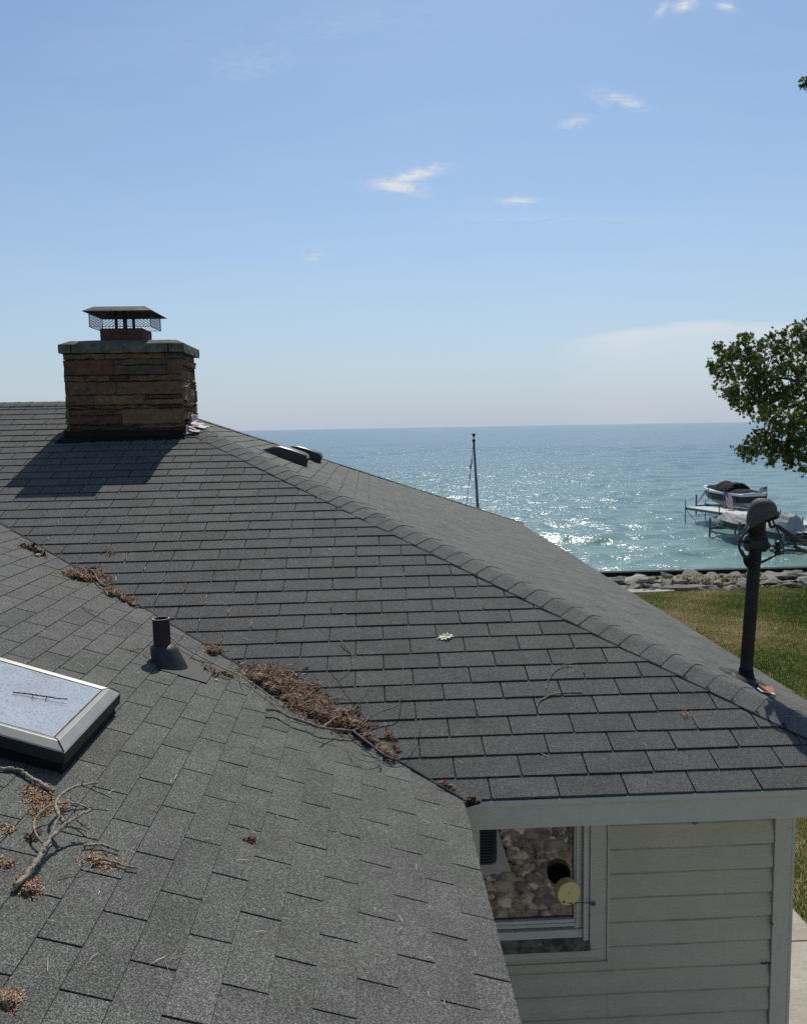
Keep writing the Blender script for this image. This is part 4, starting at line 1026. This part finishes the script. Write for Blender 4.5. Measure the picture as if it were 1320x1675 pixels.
def cover(P, prof, parent, m, name='canvas_cover', crumple=.03, seed=2):
    """prof: (a, half width, base z, top z)"""
    rnd = random.Random(seed); V = []; k = 15
    for (a, w, zb_, zt_) in prof:
        for j in range(k):
            q = -1+2*j/(k-1); z = zb_+(zt_-zb_)*(1-abs(q)**2.6)+rnd.uniform(-1, 1)*crumple*(1 if 0 < j < k-1 else 0); V.append(P(a+rnd.uniform(-1, 1)*crumple, w*q, z))
    n = len(prof); mb = MB(); mb.add(V, [(i*k+j, i*k+j+1, (i+1)*k+j+1, (i+1)*k+j) for i in range(n-1) for j in range(k-1)]+[tuple(range(k)), tuple(range((n-1)*k, n*k))[::-1]])
    mb.build(name, m, parent)
def lift(base, ang, L, W, ztop, label, zb_):
    P = P_at(base, ang); r = empty('boat_lift', tuple(base), label, 'boat lift', 'steel boat lifts beside the dock')
    for a in (-L/2, L/2):
        for b in (-W/2, W/2): mb = MB(); mb.beam(P(a, b, WZ-1.2-base[2]), P(a, b, ztop-base[2]), .075); mb.build('leg', M_STEEL, r)
    mb = MB()
    for a in (-L/2, L/2): mb.beam(P(a, -W/2, zb_-base[2]), P(a, W/2, zb_-base[2]), .07, .11)
    for b in (-W/2, W/2): mb.beam(P(-L/2, b, zb_-.15-base[2]), P(L/2, b, zb_-.15-base[2]), .06, .09)
    for b in (-W/4, W/4): mb.beam(P(-L/2, b, zb_+.1-base[2]), P(L/2, b, zb_+.1-base[2]), .08, .08)
    mb.build('cradle', M_STEEL, r)
    for a, s in ((-L/2, 1), (L/2, -1)): mb = MB(); mb.tube([P(a, -W/2, zb_-base[2]), P(a+s*.9, -W/2, WZ-base[2])], .022, 6); mb.build('brace', M_STEEL, r)
    rebase(r)
# big bow rider beyond the dock
bb = np.array([21.35, 46.9, WZ]); bo = empty('motor_boat', tuple(bb), 'white and black motorboat under a charcoal canvas, raised beyond the dock', 'boat'); P = P_at(bb, ANG*.8)
boat_hull(P, 4.9, 1.75, (M_CREAM, M_NAVY, M_WHITE), .62, .86, bo)
cover(P, [(-2.35, .72, 1.50, 1.53), (-2.1, .80, 1.49, 1.66), (-1.5, .84, 1.49, 1.70), (-.9, .84, 1.5, 1.72), (-.3, .84, 1.51, 1.66)], bo, M_CANVB, crumple=.02)
cover(P, [(-1.15, .62, 1.70, 1.90), (-1.05, .74, 1.62, 2.02), (-.5, .80, 1.60, 2.04), (-.1, .78, 1.56, 1.98), (.25, .74, 1.54, 2.10), (.5, .66, 1.55, 2.0), (1.1, .55, 1.58, 1.76), (1.8, .36, 1.63, 1.72)], bo, M_CANVB, name='bimini_cover', crumple=.018, seed=6)
rebase(bo); lift(bb, ANG*.8, 3.0, 2.3, WZ+1.2, 'steel lift holding the large motorboat past the dock end', WZ+.50)
# two small covered runabouts on the near side
for (x, y, L, B, seed, lab, ll) in ((17.6, 37.6, 2.9, 1.1, 3, 'small dark boat under a crumpled grey cover nearest the dock end', 'low steel lift under the covered boat nearest the dock end'),
                                    (17.8, 34.0, 2.9, 1.1, 4, 'small dark boat under a tall pale grey cover right of the mast', 'low steel lift under the covered boat right of the mast')):
    bb = np.array([x, y, WZ]); bo = empty('covered_boat', tuple(bb), lab, 'boat', 'small covered boats on lifts'); P = P_at(bb, ANG)
    boat_hull(P, L, B, (M_NAVY, M_NAVY, M_CANVB), .42, .42, bo)
    hs = 1.15 if seed == 3 else 1.6
    cover(P, [(-L/2+.02, B*.30, .80, .90), (-L*.40, B*.49, .82, 1.0), (-L*.30, B*.53, .82, hs), (-L*.12, B*.53, .82, hs+.05), (.0, B*.52, .84, hs-.12), (L*.12, B*.48, .84, 1.12), (L*.25, B*.40, .86, 1.20), (L*.38, B*.25, .88, 1.02), (L*.49, B*.05, .90, .93)], bo, M_CANVG, crumple=.045, seed=seed)
    rebase(bo); lift(bb, ANG, L*.75, B+.35, WZ+.95, ll, WZ+.42)
# flags
def flag(base, h, ang, label, droop=.0, sz=.75):
    r = empty('flag', tuple(base), label, 'flag', 'small american flags round the dock'); b = np.asarray(base, float)
    mb = MB(); mb.tube([b, b+np.array([0, 0, h])], .018, 6); mb.build('staff', M_STEEL, r)
    mb = MB(); L = sz*1.5; n = 16; d = np.array([math.cos(ang)*math.cos(droop), math.sin(ang)*math.cos(droop), -math.sin(droop)]); dn = np.array([math.cos(ang)*math.sin(droop), math.sin(ang)*math.sin(droop), -math.cos(droop)]); nn = np.cross(d, dn)
    def pt_(u, v): return b+np.array([0, 0, h-.03])+d*L*u+dn*sz*v+nn*(.06*math.sin(u*9+v*2)*u)
    for s in range(13):
        for i in range(n):
            u0, u1, v0, v1 = i/n, (i+1)/n, s/13, (s+1)/13
            mi = 1 if (s < 7 and u1 < .42) else (0 if s % 2 == 0 else 2)
            mb.add([pt_(u0, v0), pt_(u1, v0), pt_(u1, v1), pt_(u0, v1)], [(0, 1, 2, 3)], mi)
    for rr in range(9):
        for cc_ in range(6 if rr % 2 == 0 else 5):
            u = .033+(cc_+(.5 if rr % 2 else 0))*.066; v = .03+rr*.0565; e = .011
            for sg in (1, -1):
                mb.add([pt_(u+e*math.cos(q*1.2566)*(1 if True else 1), v+e*1.5*math.sin(q*1.2566))+nn*.004*sg for q in range(5)], [(0, 1, 2, 3, 4)], 2)
    mb.build('cloth', [M_RED, M_BLUE, M_FWHITE], r); rebase(r)
def PY(px, py, Y): d = ray(px, py); return d*(Y/d[1])
p_ = PY(1158.5, 818, 45.3); flag(p_, .75, R(200), 'striped flag blowing left off the far corner of the dock', .9, .55)
p_ = PY(1182.5, 832, 43.2); flag(p_, 1.05, R(-70), 'striped flag hanging on a staff in front of the motorboat', 1.25, .62)
p_ = PY(1254, 812, 44.6); flag(p_, .6, R(185), 'striped flag streaming left at the stern of the motorboat', .15, .30)

# ================================================================== TREE
def maple_leaf_pts():
    pts = [(0, -.35), (.10, -.18), (.42, -.28), (.34, -.05), (.58, .12), (.36, .18), (.40, .42), (.16, .30), (0, .68), (-.16, .30), (-.40, .42), (-.36, .18), (-.58, .12), (-.34, -.05), (-.42, -.28), (-.10, -.18)]
    return pts
ML = maple_leaf_pts()
def add_leaf(mb, p, size, rnd, up=None):
    t1 = nrm(np.array([rnd.gauss(0, 1), rnd.gauss(0, 1), rnd.gauss(-.5, .6)])); t2 = nrm(np.cross(t1, (rnd.gauss(0, 1), rnd.gauss(0, 1), rnd.gauss(0, .5)))); n = np.cross(t1, t2); fold = rnd.uniform(.1, .5)
    V = [p+size*(t1*y+t2*x+n*abs(x)*fold) for x, y in ML]; tn = rnd.random()
    mb.add(V, [(0, 1, 2, 3, 4, 5, 6, 7, 8), (8, 9, 10, 11, 12, 13, 14, 15, 0)], 0, tn)
tree = empty('maple_tree', (11.6, 13.6, GZ), 'leafy maple tree reaching in from the right in front of the lake', 'tree')
rnd = random.Random(17)
mbt = MB(); TB0 = np.array([11.6, 13.6, GZ])
trunk = [TB0+np.array([0, 0, -.1]), TB0+np.array([.05, 0, 1.4]), TB0+np.array([-.1, .1, 3.0]), TB0+np.array([.1, 0, 5.0]), TB0+np.array([0, .1, 7.2]), TB0+np.array([.1, .1, 9.5])]
mbt.tube(trunk, [.34, .27, .24, .19, .12, .04], 12)
crown = MB()
cl = [(1178, 572, 13, 40), (1192, 580, 15, 60), (1172, 592, 11, 34), (1172, 610, 10, 28), (1190, 605, 17, 66), (1218, 560, 11, 28), (1222, 545, 9, 22), (1212, 578, 14, 44), (1240, 565, 15, 44), (1236, 585, 20, 90), (1215, 612, 20, 100), (1205, 632, 14, 50), (1180, 632, 10, 22), (1190, 645, 13, 40), (1214, 648, 18, 90), (1240, 620, 22, 120), (1262, 548, 12, 26), (1280, 552, 15, 42), (1265, 580, 20, 90), (1290, 575, 22, 100), (1312, 545, 16, 60), (1314, 530, 9, 22), (1318, 572, 20, 90), (1270, 610, 24, 140), (1300, 605, 24, 130), (1240, 650, 20, 110), (1228, 668, 14, 40), (1250, 675, 12, 30), (1240, 684, 7, 12), (1268, 648, 24, 150), (1300, 640, 26, 150), (1200, 662, 8, 12), (1275, 672, 18, 60), (1300, 668, 20, 60), (1270, 690, 14, 26), (1300, 695, 20, 110), (1278, 708, 18, 90), (1318, 680, 22, 110), (1252, 715, 16, 60), (1244, 708, 9, 18), (1222, 728, 12, 34), (1211, 733, 8, 18), (1240, 735, 15, 55), (1230, 744, 12, 28), (1262, 735, 17, 80), (1285, 728, 18, 110), (1308, 722, 20, 130), (1265, 752, 9, 18), (1290, 748, 14, 42), (1312, 745, 15, 60), (1298, 757, 9, 12), (1318, 768, 6, 8), (1319, 134, 4, 5), (1330, 600, 26, 140), (1335, 650, 26, 140), (1335, 700, 26, 140), (1332, 740, 18, 70), (1335, 545, 20, 80)]
for py_ in range(60, 760, 34):
    for px_ in (1372, 1412): cl.append((px_+12*((py_//34) % 2)+(42 if py_ < 520 else 0), py_, 26, 90))
cl += [(1352, 136, 14, 24)]
tips = []
for (px, py, r, n) in cl:
    Y = 13.2+rnd.uniform(-.9, .9); c = PY(px, py, Y); rr = r*Y/FPX*1.15; tips.append(c)
    nt = max(3, int(n/6.5)); per = 10
    for q in range(nt):
        o_ = c+np.array([rnd.gauss(0, .35), rnd.gauss(0, .6), rnd.gauss(0, .35)])*rr
        d_ = nrm(np.array([rnd.gauss(-.55, .7), rnd.gauss(0, .7), rnd.gauss(-.1, .75)])); L_ = rr*rnd.uniform(.45, 1.1)
        if py < 620 and rnd.random() < .5: d_[2] = abs(d_[2])
        if n > 20 and px < 1318: mbt.tube([o_, o_+d_*L_*.6, o_+d_*L_+np.array([0, 0, -.02])], [.005, .0035, .0015], 4)
        for k in range(per):
            u = (k+rnd.random())/per; p_ = o_+d_*L_*u+np.array([rnd.gauss(0, .035), rnd.gauss(0, .05), rnd.gauss(-.02, .04)])
            add_leaf(crown, p_, rnd.uniform(.045, .100)*(1.1-.35*u), rnd)
# rest of the crown, beyond the frame edge
cc0 = np.array([11.8, 13.6, 2.6])
for i in range(150):
    v = np.array([rnd.gauss(0, 1), rnd.gauss(0, 1), rnd.gauss(0, 1)]); v = nrm(v)*np.array([4.8, 4.4, 4.9])*rnd.uniform(.55, 1.0); c = cc0+v
    if c[2] < -1.5: continue
    # keep clear of the outline already laid out toward the house
    pxx = 660+FPX*(c@CR)/(c@CF)
    if pxx < 1385: continue
    tips.append(c)
    for k in range(95):
        w = np.array([rnd.gauss(0, 1), rnd.gauss(0, 1), rnd.gauss(0, .8)]); w = nrm(w)*.75*rnd.random()**.4; add_leaf(crown, c+w, rnd.uniform(.10, .15), rnd)
lb = [np.array([6.6, 13.3, .75]), np.array([7.4, 13.4, 1.1]), np.array([7.5, 13.3, .3]), np.array([7.3, 13.3, -.3]), np.array([6.6, 13.2, -.32])]
for c in tips:
    near = c[0] < 8.6
    if near and c[2] > 1.9:
        s = np.array([c[0]+2.2, c[1]+.2, c[2]-.3]); mbt.tube([s, (s+c)/2+np.array([0, 0, .1]), c], [.02, .012, .004], 5); continue
    if near:
        s = min(lb, key=lambda q: np.linalg.norm(q-c)); mid = (s+c)/2+np.array([rnd.uniform(-.2, .2), rnd.uniform(-.2, .2), .12]); mbt.tube([s, mid, c], [.012, .007, .003], 5)
    elif rnd.random() < .6:
        s = trunk[2]+(trunk[5]-trunk[2])*min(1, max(0, (c[2]-1.5)/6)); mid = (s+c)/2+np.array([0, 0, rnd.uniform(-.1, .5)]); mbt.tube([s, mid, c], [.06, .03, .006], 6)
for q in lb: mbt.tube([trunk[2]+np.array([0, 0, .2]), (trunk[2]+q)/2+np.array([.5, 0, q[2]*.4+.3]), q], [.09, .045, .012], 8)
o = mbt.build('trunk', M_TRUNK, tree, smooth=True); o = crown.build('crown', M_LEAF, tree); rebase(tree)

# ================================================================== DEBRIS ON THE ROOF
def branch(mb, pts, r0_, r1_, l0, l1, n=6, jit=.0015, fn=onR):
    P = []; r0_ *= 1.2; r1_ *= 1.3
    for i, p in enumerate(pts):
        k = i/max(1, len(pts)-1); l = (p[2] if len(p) > 2 else l0+(l1-l0)*k); P.append(fn(p[0], p[1], l+.007+r0_))
    out = []
    for i in range(len(P)-1):
        p0, p1, p2, p3 = P[max(i-1, 0)], P[i], P[i+1], P[min(i+2, len(P)-1)]
        for q in range(5):
            s = q/5; out.append(.5*((2*p1)+(p2-p0)*s+(2*p0-5*p1+4*p2-p3)*s*s+(3*p1-p0-3*p2+p3)*s**3)+np.array([random.uniform(-jit, jit) for _ in range(3)]))
    out.append(P[-1]); k = len(out); mb.tube(out, [(r0_+(r1_-r0_)*i/(k-1))*random.uniform(*((.72, 1.35) if r0_ > .006 else (.85, 1.2))) for i in range(k)], n); return P[0]
def stick(label, brs, m, cat='twig', name='fallen_twig', fn=onR):
    mb = MB(); b0 = None
    for br in brs:
        p = branch(mb, *br, fn=fn); b0 = p if b0 is None else b0
    o = mb.build(name, m, None, smooth=True); tag(o, label, cat); origin_to(o, b0); return o
stick('large forked grey branch with lichen bark lying below the skylight', [
    ([(25, 1450), (45, 1430), (57, 1413), (68, 1395), (75, 1382), (87, 1367), (103, 1353), (117, 1343), (130, 1333), (147, 1327)], .0082, .003, .004, .07, 8, .003),
    ([(75, 1382), (83, 1365), (92, 1345), (100, 1333), (104, 1327)], .004, .0015, .03, .08, 6, .001),
    ([(70, 1380), (58, 1364), (55.5, 1348), (62, 1334), (76, 1322), (93, 1316), (115, 1314), (135, 1318), (150, 1327)], .0036, .002, .02, .06, 6, .001),
    ([(105, 1347), (97, 1335), (91, 1320), (93, 1309), (102, 1299), (118, 1289), (137, 1284), (160, 1280)], .0055, .003, .05, .06, 6, .001),
    ([(134, 1285), (155, 1293), (183, 1306)], .003, .002, .06, .03, 6, .001), ([(133, 1285), (136, 1276)], .002, .001, .06, .09, 5, .0005),
    ([(108, 1353), (125, 1355), (141, 1360), (143, 1372)], .003, .002, .045, .02, 6, .001), ([(126, 1342), (135, 1350), (146, 1356)], .003, .002, .05, .03, 6, .001)], M_BARK, 'branch', 'fallen_branch')
stick('knobbly lichen covered stick at the foot of the skylight', [([(-10, 1256), (20, 1258), (38, 1264), (50, 1272), (68, 1284), (88, 1295)], .0048, .0058, .002, .002, 7, .0025)], M_BARK, 'stick', 'fallen_stick')
stick('short pale stick right of the large branch', [([(136, 1384), (150, 1383), (165, 1382), (180, 1387), (195, 1392)], .004, .0032, .004, .004, 6, .001)], M_BARK, 'stick', 'fallen_stick')
stick('thin stick crossing a tuft of moss right of the large branch', [([(153, 1410), (163, 1406), (180, 1409), (200, 1415), (226, 1421)], .004, .0025, .006, .003, 6, .001)], M_BARK, 'stick', 'fallen_stick')
stick('straw coloured thin twig below the moss tuft', [([(97, 1435), (115, 1431), (135, 1427), (148, 1418)], .0012, .001, .003, .003, 5, .0004)], M_BARK)
stick('long bare forked branch lying across the big needle pile', [
    ([(436, 1161), (454, 1162.5), (473, 1173), (504, 1183), (527, 1191), (577, 1196)], .0062, .0052, .02, .03, 8, .001),
    ([(577, 1196), (588, 1190), (608, 1172), (626, 1163), (650, 1154), (657, 1132), (659.5, 1083)], .004, .0014, .03, .06, 6, .0007),
    ([(608, 1172), (602, 1153), (590, 1138), (585, 1130), (572, 1113), (560, 1093), (546, 1072), (543, 1060)], .0022, .0011, .05, .06, 6, .0007),
    ([(585, 1130), (596, 1117), (606, 1095)], .0016, .0009, .05, .06, 5, .0004),
    ([(577, 1196), (605, 1217), (630, 1236), (652, 1243)], .0048, .003, .03, .02, 6, .001),
    ([(652, 1243), (668, 1227), (680, 1206), (688, 1180), (689, 1160)], .0018, .0009, .02, .05, 5, .0006),
    ([(568, 1217), (577, 1235), (595, 1245), (612, 1246), (625, 1240)], .0015, .002, .02, .02, 5, .0006),
    ([(622, 1239), (624, 1250), (621, 1257)], .004, .002, .02, .005, 6, .001)], M_TWIG, 'branch', 'fallen_branch')
stick('long pale stem running down the valley from the vent pipe into the pile', [([(277, 1041), (300, 1058), (330, 1075), (365, 1093), (395, 1107), (430, 1130), (465, 1158)], .003, .003, .02, .02, 6, .0008), ([(393, 1106), (397, 1122), (405, 1128)], .002, .001, .02, .01, 5, .0005)], M_BARK, 'stick', 'fallen_stick')
stick('pale curved twig above the fork of the bare branch', [([(558, 1048), (566, 1058), (575, 1066), (576, 1085), (574, 1094), (552, 1112)], .0026, .0014, .012, .006, 6, .0007)], M_BARK)
stick('lower of two pale curved twigs on the front slope', [([(877, 1157), (885, 1145), (905, 1136), (925, 1133), (953, 1133)], .003, .0022, .002, .004, 6, .0005)], M_BARK)
stick('upper of two pale curved twigs on the front slope', [([(893, 1128), (897, 1112), (910, 1095), (923, 1087), (937, 1085)], .0025, .0018, .002, .012, 6, .0005)], M_BARK)
stick('dark thin twig lying between the upper needle piles and the vent pipe', [([(134, 990), (142, 1000), (153, 1006), (178, 1018)], .0016, .0012, .006, .004, 5, .0005), ([(145, 1001), (150, 988)], .001, .0008, .006, .03, 5, .0003)], M_TWIGD)
stick('curved pale stick on the upper needle pile', [([(149, 932), (155, 938), (160, 948), (168, 956), (178, 958)], .0055, .004, .03, .02, 6, .001)], M_BARK, 'stick', 'fallen_stick')
def onS(px, py, l=0): return hit((TA, 0, 1), PS(0, 3, .115)+np.array([0, 0, l]), px, py)
stick('dark knobbly twig lying on the skylight glass', [([(21, 1133), (35, 1134), (50, 1136), (64, 1138), (80, 1140), (97, 1143), (111, 1144)], .0026, .0018, -.004, .006, 6, .001), ([(53, 1137), (55, 1143)], .0015, .001, .0, .0, 5, .0003), ([(76, 1139), (76, 1144)], .002, .0015, .0, .0, 5, .0003)], M_TWIGD, fn=onS)
stick('short curled twig left of the vent pipe boot', [([(213, 1064), (225, 1061), (238, 1061), (236, 1070), (243, 1075)], .0018, .0018, .006, .006, 5, .0005)], M_BARK)
stick('looped bit of twig near the head of the big needle pile', [([(338, 1093), (350, 1098), (360, 1104), (378, 1112)], .0022, .0015, .008, .006, 5, .0006), ([(345, 1097), (352, 1092), (356, 1100), (368, 1105)], .0012, .001, .01, .01, 5, .0005)], M_BARK)
stick('short bent twig sticking up on the needle pile', [([(527, 1191), (540, 1180), (553, 1172)], .003, .002, .07, .09, 6, .0007), ([(538, 1155), (550, 1160), (556, 1168)], .0022, .0016, .09, .08, 5, .0006)], M_BARK)

def pile(label, blobs, dens, hgt, leafy=.16, seed=1, lo=0., hi=1., cat='leaf litter', base=True, nl=.035):
    base = nl > .02 and hgt > .03; hgt *= (1 if nl > .02 else .6); cs = 1 if nl > .02 else .36; dens = dens*(1.7 if nl <= .02 else 1.15)
    rnd = random.Random(seed); mb = MB()
    for (px, py, rx, ry, an) in blobs:
        ca, sa = math.cos(R(an)), math.sin(R(an)); n = int(dens*rx*ry)
        if base and rx*ry > 60:      # crumbly core
            k = 14; V = []
            for i in range(5):
                for j in range(k):
                    a = 6.283*j/k; q = .72*i/4*rnd.uniform(.85, 1.1); u, v = q*rx*math.cos(a), q*ry*math.sin(a); x, y = px+u*ca-v*sa, py+u*sa+v*ca
                    V.append(onR(x, y, hgt*.40*(1-q*q*1.7)+rnd.uniform(-.006, .006) if i < 4 else -.004))
            mb.add(V, [(i*k+j, i*k+(j+1) % k, (i+1)*k+(j+1) % k, (i+1)*k+j) for i in range(4) for j in range(k)], 0, lo+.05)
        for i in range(n):
            a = rnd.uniform(0, 6.283); lob = 1+.28*math.sin(3*a+seed)+.18*math.sin(7*a+2*seed); q = rnd.random()**.62*(1.0 if rnd.random() < .85 else 1.5)*lob; u, v = q*rx*math.cos(a), q*ry*math.sin(a); x, y = px+u*ca-v*sa, py+u*sa+v*ca
            l = max(.004, hgt*(1-min(1, q)**2)*rnd.uniform(.5, 1.15))
            p = onR(x, y, l); ti = lo+(hi-lo)*min(1, max(0, rnd.betavariate(1.1, 1.5)))
            if rnd.random() < leafy:
                s = rnd.uniform(.006, .024)*cs*(1.6 if rnd.random() < .08 else 1); t1 = nrm((rnd.gauss(0, 1), rnd.gauss(0, 1), rnd.gauss(0, .6))); t2 = nrm(np.cross(t1, (rnd.gauss(0, 1), rnd.gauss(0, 1), 1))); nn = np.cross(t1, t2); c_ = rnd.uniform(.2, .8)
                mb.add([p-t1*s, p-t2*s*.5+nn*s*c_, p+t1*s*1.1, p+t2*s*.5+nn*s*c_], [(0, 1, 2), (0, 2, 3)], 0, ti)
            else:
                L = rnd.uniform(.4, 1.3)*nl; d = nrm((rnd.gauss(0, 1), rnd.gauss(0, 1), rnd.gauss(0, .35))); w = nrm(np.cross(d, (rnd.gauss(0, .3), rnd.gauss(0, .3), 1)))*rnd.uniform(.0007, .0015)*1.2; bn = np.array([rnd.gauss(0, 1), rnd.gauss(0, 1), rnd.uniform(0, 1.5)])*L*.18
                a0, a1, a2 = p-d*L/2, p+bn, p+d*L/2
                mb.add([a0-w, a0+w, a1+w, a2+w*.5, a2-w*.5, a1-w], [(0, 1, 2, 5), (5, 2, 3, 4)], 0, ti)
    o = mb.build('leaf_litter', M_LIT); tag(o, label, cat, kind='stuff'); origin_to(o, onR(blobs[0][0], blobs[0][1])); return o
pile('large heap of rusty pine needles and dead leaves choking the valley', [(428, 1105, 30, 15, 12), (452, 1116, 34, 23, 22), (488, 1138, 36, 25, 30), (520, 1158, 34, 21, 28), (555, 1176, 32, 18, 20), (585, 1188, 24, 11, 30), (600, 1205, 18, 7, 38), (630, 1228, 26, 4, 38)], 2.3, .046, .2, 11, 0, 1, nl=.055)
pile('flat mat of brown needles in the upper valley', [(124, 938, 26, 8, 5), (140, 942, 24, 10, 10), (158, 940, 18, 8, 35), (170, 950, 13, 9, 45)], 3.2, .035, .12, 12, .15, .95)
pile('small wad of needles just below the upper valley mat', [(183, 969, 15, 7, 10), (200, 977, 15, 4, 35), (217, 986, 12, 4, 20)], 4, .03, .2, 13, .1, 1)
pile('thin trail of needles beside the white pebble at the left edge', [(45, 895, 14, 3, 20), (62, 903, 14, 4, 28)], 4, .012, .3, 14, 0, .7)
pile('small needle tuft in the valley above the vent pipe flange', [(349, 1063, 13, 7, 15)], 6, .035, .1, 15, .1, .9)
pile('scatter of dead moss above the big needle heap', [(345, 1098, 15, 6, 25), (372, 1104, 10, 3, 20)], 4, .012, .2, 16, .1, .8)
pile('tan heap of seed husks between the skylight and the large branch', [(62, 1303, 20, 18, 10), (68, 1322, 14, 16, 60), (100, 1320, 12, 11, 20)], 3.0, .022, .6, 17, .4, 1, nl=.012)
pile('brown clump of husks at the butt of the large branch', [(38, 1440, 12, 8, 0), (48, 1452, 17, 13, 10)], 4, .035, .5, 18, .25, 1, nl=.014)
pile('small crumb pile at the left edge beside the branch', [(10, 1357, 12, 7, -20)], 4, .012, .5, 19, .4, 1, nl=.012)
pile('small crumb pile at the left edge below the branch fork', [(10, 1413, 12, 7, 10)], 4, .018, .5, 20, .35, 1, nl=.012)
pile('little crumb pile touching the arched side twig', [(50, 1372, 9, 5, 10), (62, 1362, 5, 5, 0)], 4, .015, .4, 21, .0, .6, nl=.012)
pile('tuft of dry lichen at the bottom left corner', [(15, 1635, 17, 15, 0)], 4, .03, .5, 22, .4, 1, nl=.014)
pile('faint scatter of moss under the thin stick', [(160, 1402, 16, 8, 0), (178, 1415, 24, 9, 0), (132, 1410, 6, 6, 0)], 1.3, .008, .3, 23, .4, 1, nl=.012)
pile('tiny dark seed cluster alone on the near slope', [(410, 1374, 8, 4, 10)], 7, .012, .5, 24, 0, .5, nl=.01)
pile('few dry needles caught high on the front slope', [(173, 900, 12, 5, 0), (185, 905, 8, 6, 0)], .7, .006, .1, 25, .1, .8)
pile('few brown needles near the middle right of the front slope', [(1121, 1170, 5, 7, 0)], 1.2, .006, .0, 26, .5, .9)
pile('moss and needles lining the lower end of the valley', [(638, 1205, 10, 5, 30), (650, 1225, 12, 3, 40), (735, 1285, 12, 2, 30), (775, 1308, 12, 3, 5)], 2, .012, .2, 27, .1, .8)
# single needles washed into slots and over the shingles
mb = MB(); rnd = random.Random(31)
slots = []
for i in range(2, 22):
    for k in range(-8, 6):
        slots.append((((.69 if i % 2 == 0 else .20)+k)*.3333, i*.143))
for (x, v) in slots:
    y = EY+v*cB; 
    if zA(x) > zB(y)-.02 or x+y > EX+EY-.15: continue
    d_ = abs(x-(AX-(y-EY)/.8154))
    if rnd.random() > (.75 if d_ < .45 else .10): continue
    for q in range(rnd.randint(2, 9)):
        vv = v+rnd.uniform(.01, .12); p = np.array([x+rnd.uniform(-.004, .004), EY+vv*cB, EZ+vv*sB])+nB*rnd.uniform(.001, .006); L = rnd.uniform(.008, .03)
        d = nrm(np.array([rnd.gauss(0, .25), cB, sB])); w = np.array([.0012, 0, 0]); mb.add([p-d*L-w, p-d*L+w, p+d*L+w, p+d*L-w], [(0, 1, 2, 3)], 0, rnd.uniform(.2, 1))
for i in range(170):
    px, py = rnd.uniform(20, 1150), rnd.uniform(900, 1660)
    p = onR(px, py, .009)
    if p[0]+p[1] > EX+EY-.2 or p[0] > AX-.03 and p[1] < EY+.1 or (p[0] < -1.1 and 2.8 < p[1] < 3.75): continue
    L = rnd.uniform(.008, .03); d = nrm((rnd.gauss(0, 1), rnd.gauss(0, 1), 0)); nn_ = nA if zA(p[0]) > zB(p[1]) else nB; d = nrm(d-nn_*(d@nn_)); w = np.cross(d, nn_)*.0009
    mb.add([p-d*L-w, p-d*L+w, p+w+np.array([0, 0, .003]), p+d*L, p-w+np.array([0, 0, .003])], [(0, 1, 2, 4), (4, 2, 3)], 0, rnd.uniform(.5, 1))
o = mb.build('stray_needles', M_LIT); tag(o, 'stray pine needles scattered over the shingles and in their slots', 'pine needles', kind='stuff')

# pale green leaf, white pebble, pale flakes
mb = MB(); lc = onB(728, 1042, .014); t1 = nrm((.95, .2, .10)); t2 = nrm(np.cross(nB, t1)); n_ = np.cross(t1, t2)
lp = [(-.062, .0), (-.035, .012), (-.030, .030), (-.012, .016), (.0, .040), (.010, .018), (.028, .034), (.028, .012), (.056, .014), (.046, 0), (.06, -.014), (.030, -.012), (.026, -.034), (.008, -.016), (-.004, -.036), (-.014, -.014), (-.030, -.024), (-.034, -.008)]
mb.add([lc+t1*a*.92+t2*b*.92+n_*(.004*math.sin(a*60)+abs(b)*.12) for a, b in lp], [tuple(range(0, 10)), (0, 9, 10, 11, 12, 13, 14, 15, 16, 17)], 0, .6)
mb.tube([lc-t1*.055, lc-t1*.085+n_*.004], .001, 4)
o = mb.build('fallen_leaf', M_GLEAF); tag(o, 'single pale green lobed leaf on the front slope', 'leaf'); origin_to(o, lc)
rnd = random.Random(2)
def pebble(px, py, s, label, fn=onR, m=None):
    V, F = rock_shape(rnd, 2, .6, .2); mb = MB(); c = fn(px, py, s*.5); mb.add(V*s, F, 0, .5); o = mb.build('pebble', m or M_FWHITE, smooth=True); o.location = c; tag(o, label, 'pebble')
M_PEBW = simple('pale_chip', (.5, .45, .36), .9, var=.2)
pebble(62, 908, .020, 'cream chip lying on the roof at the left end of the valley', m=M_PEBW)
pebble(353, 1113, .012, 'tiny whitish chip above the large needle heap', m=M_PEBW)
pebble(539, 899, .012, 'small tan chip high on the front slope', m=M_PEBW)
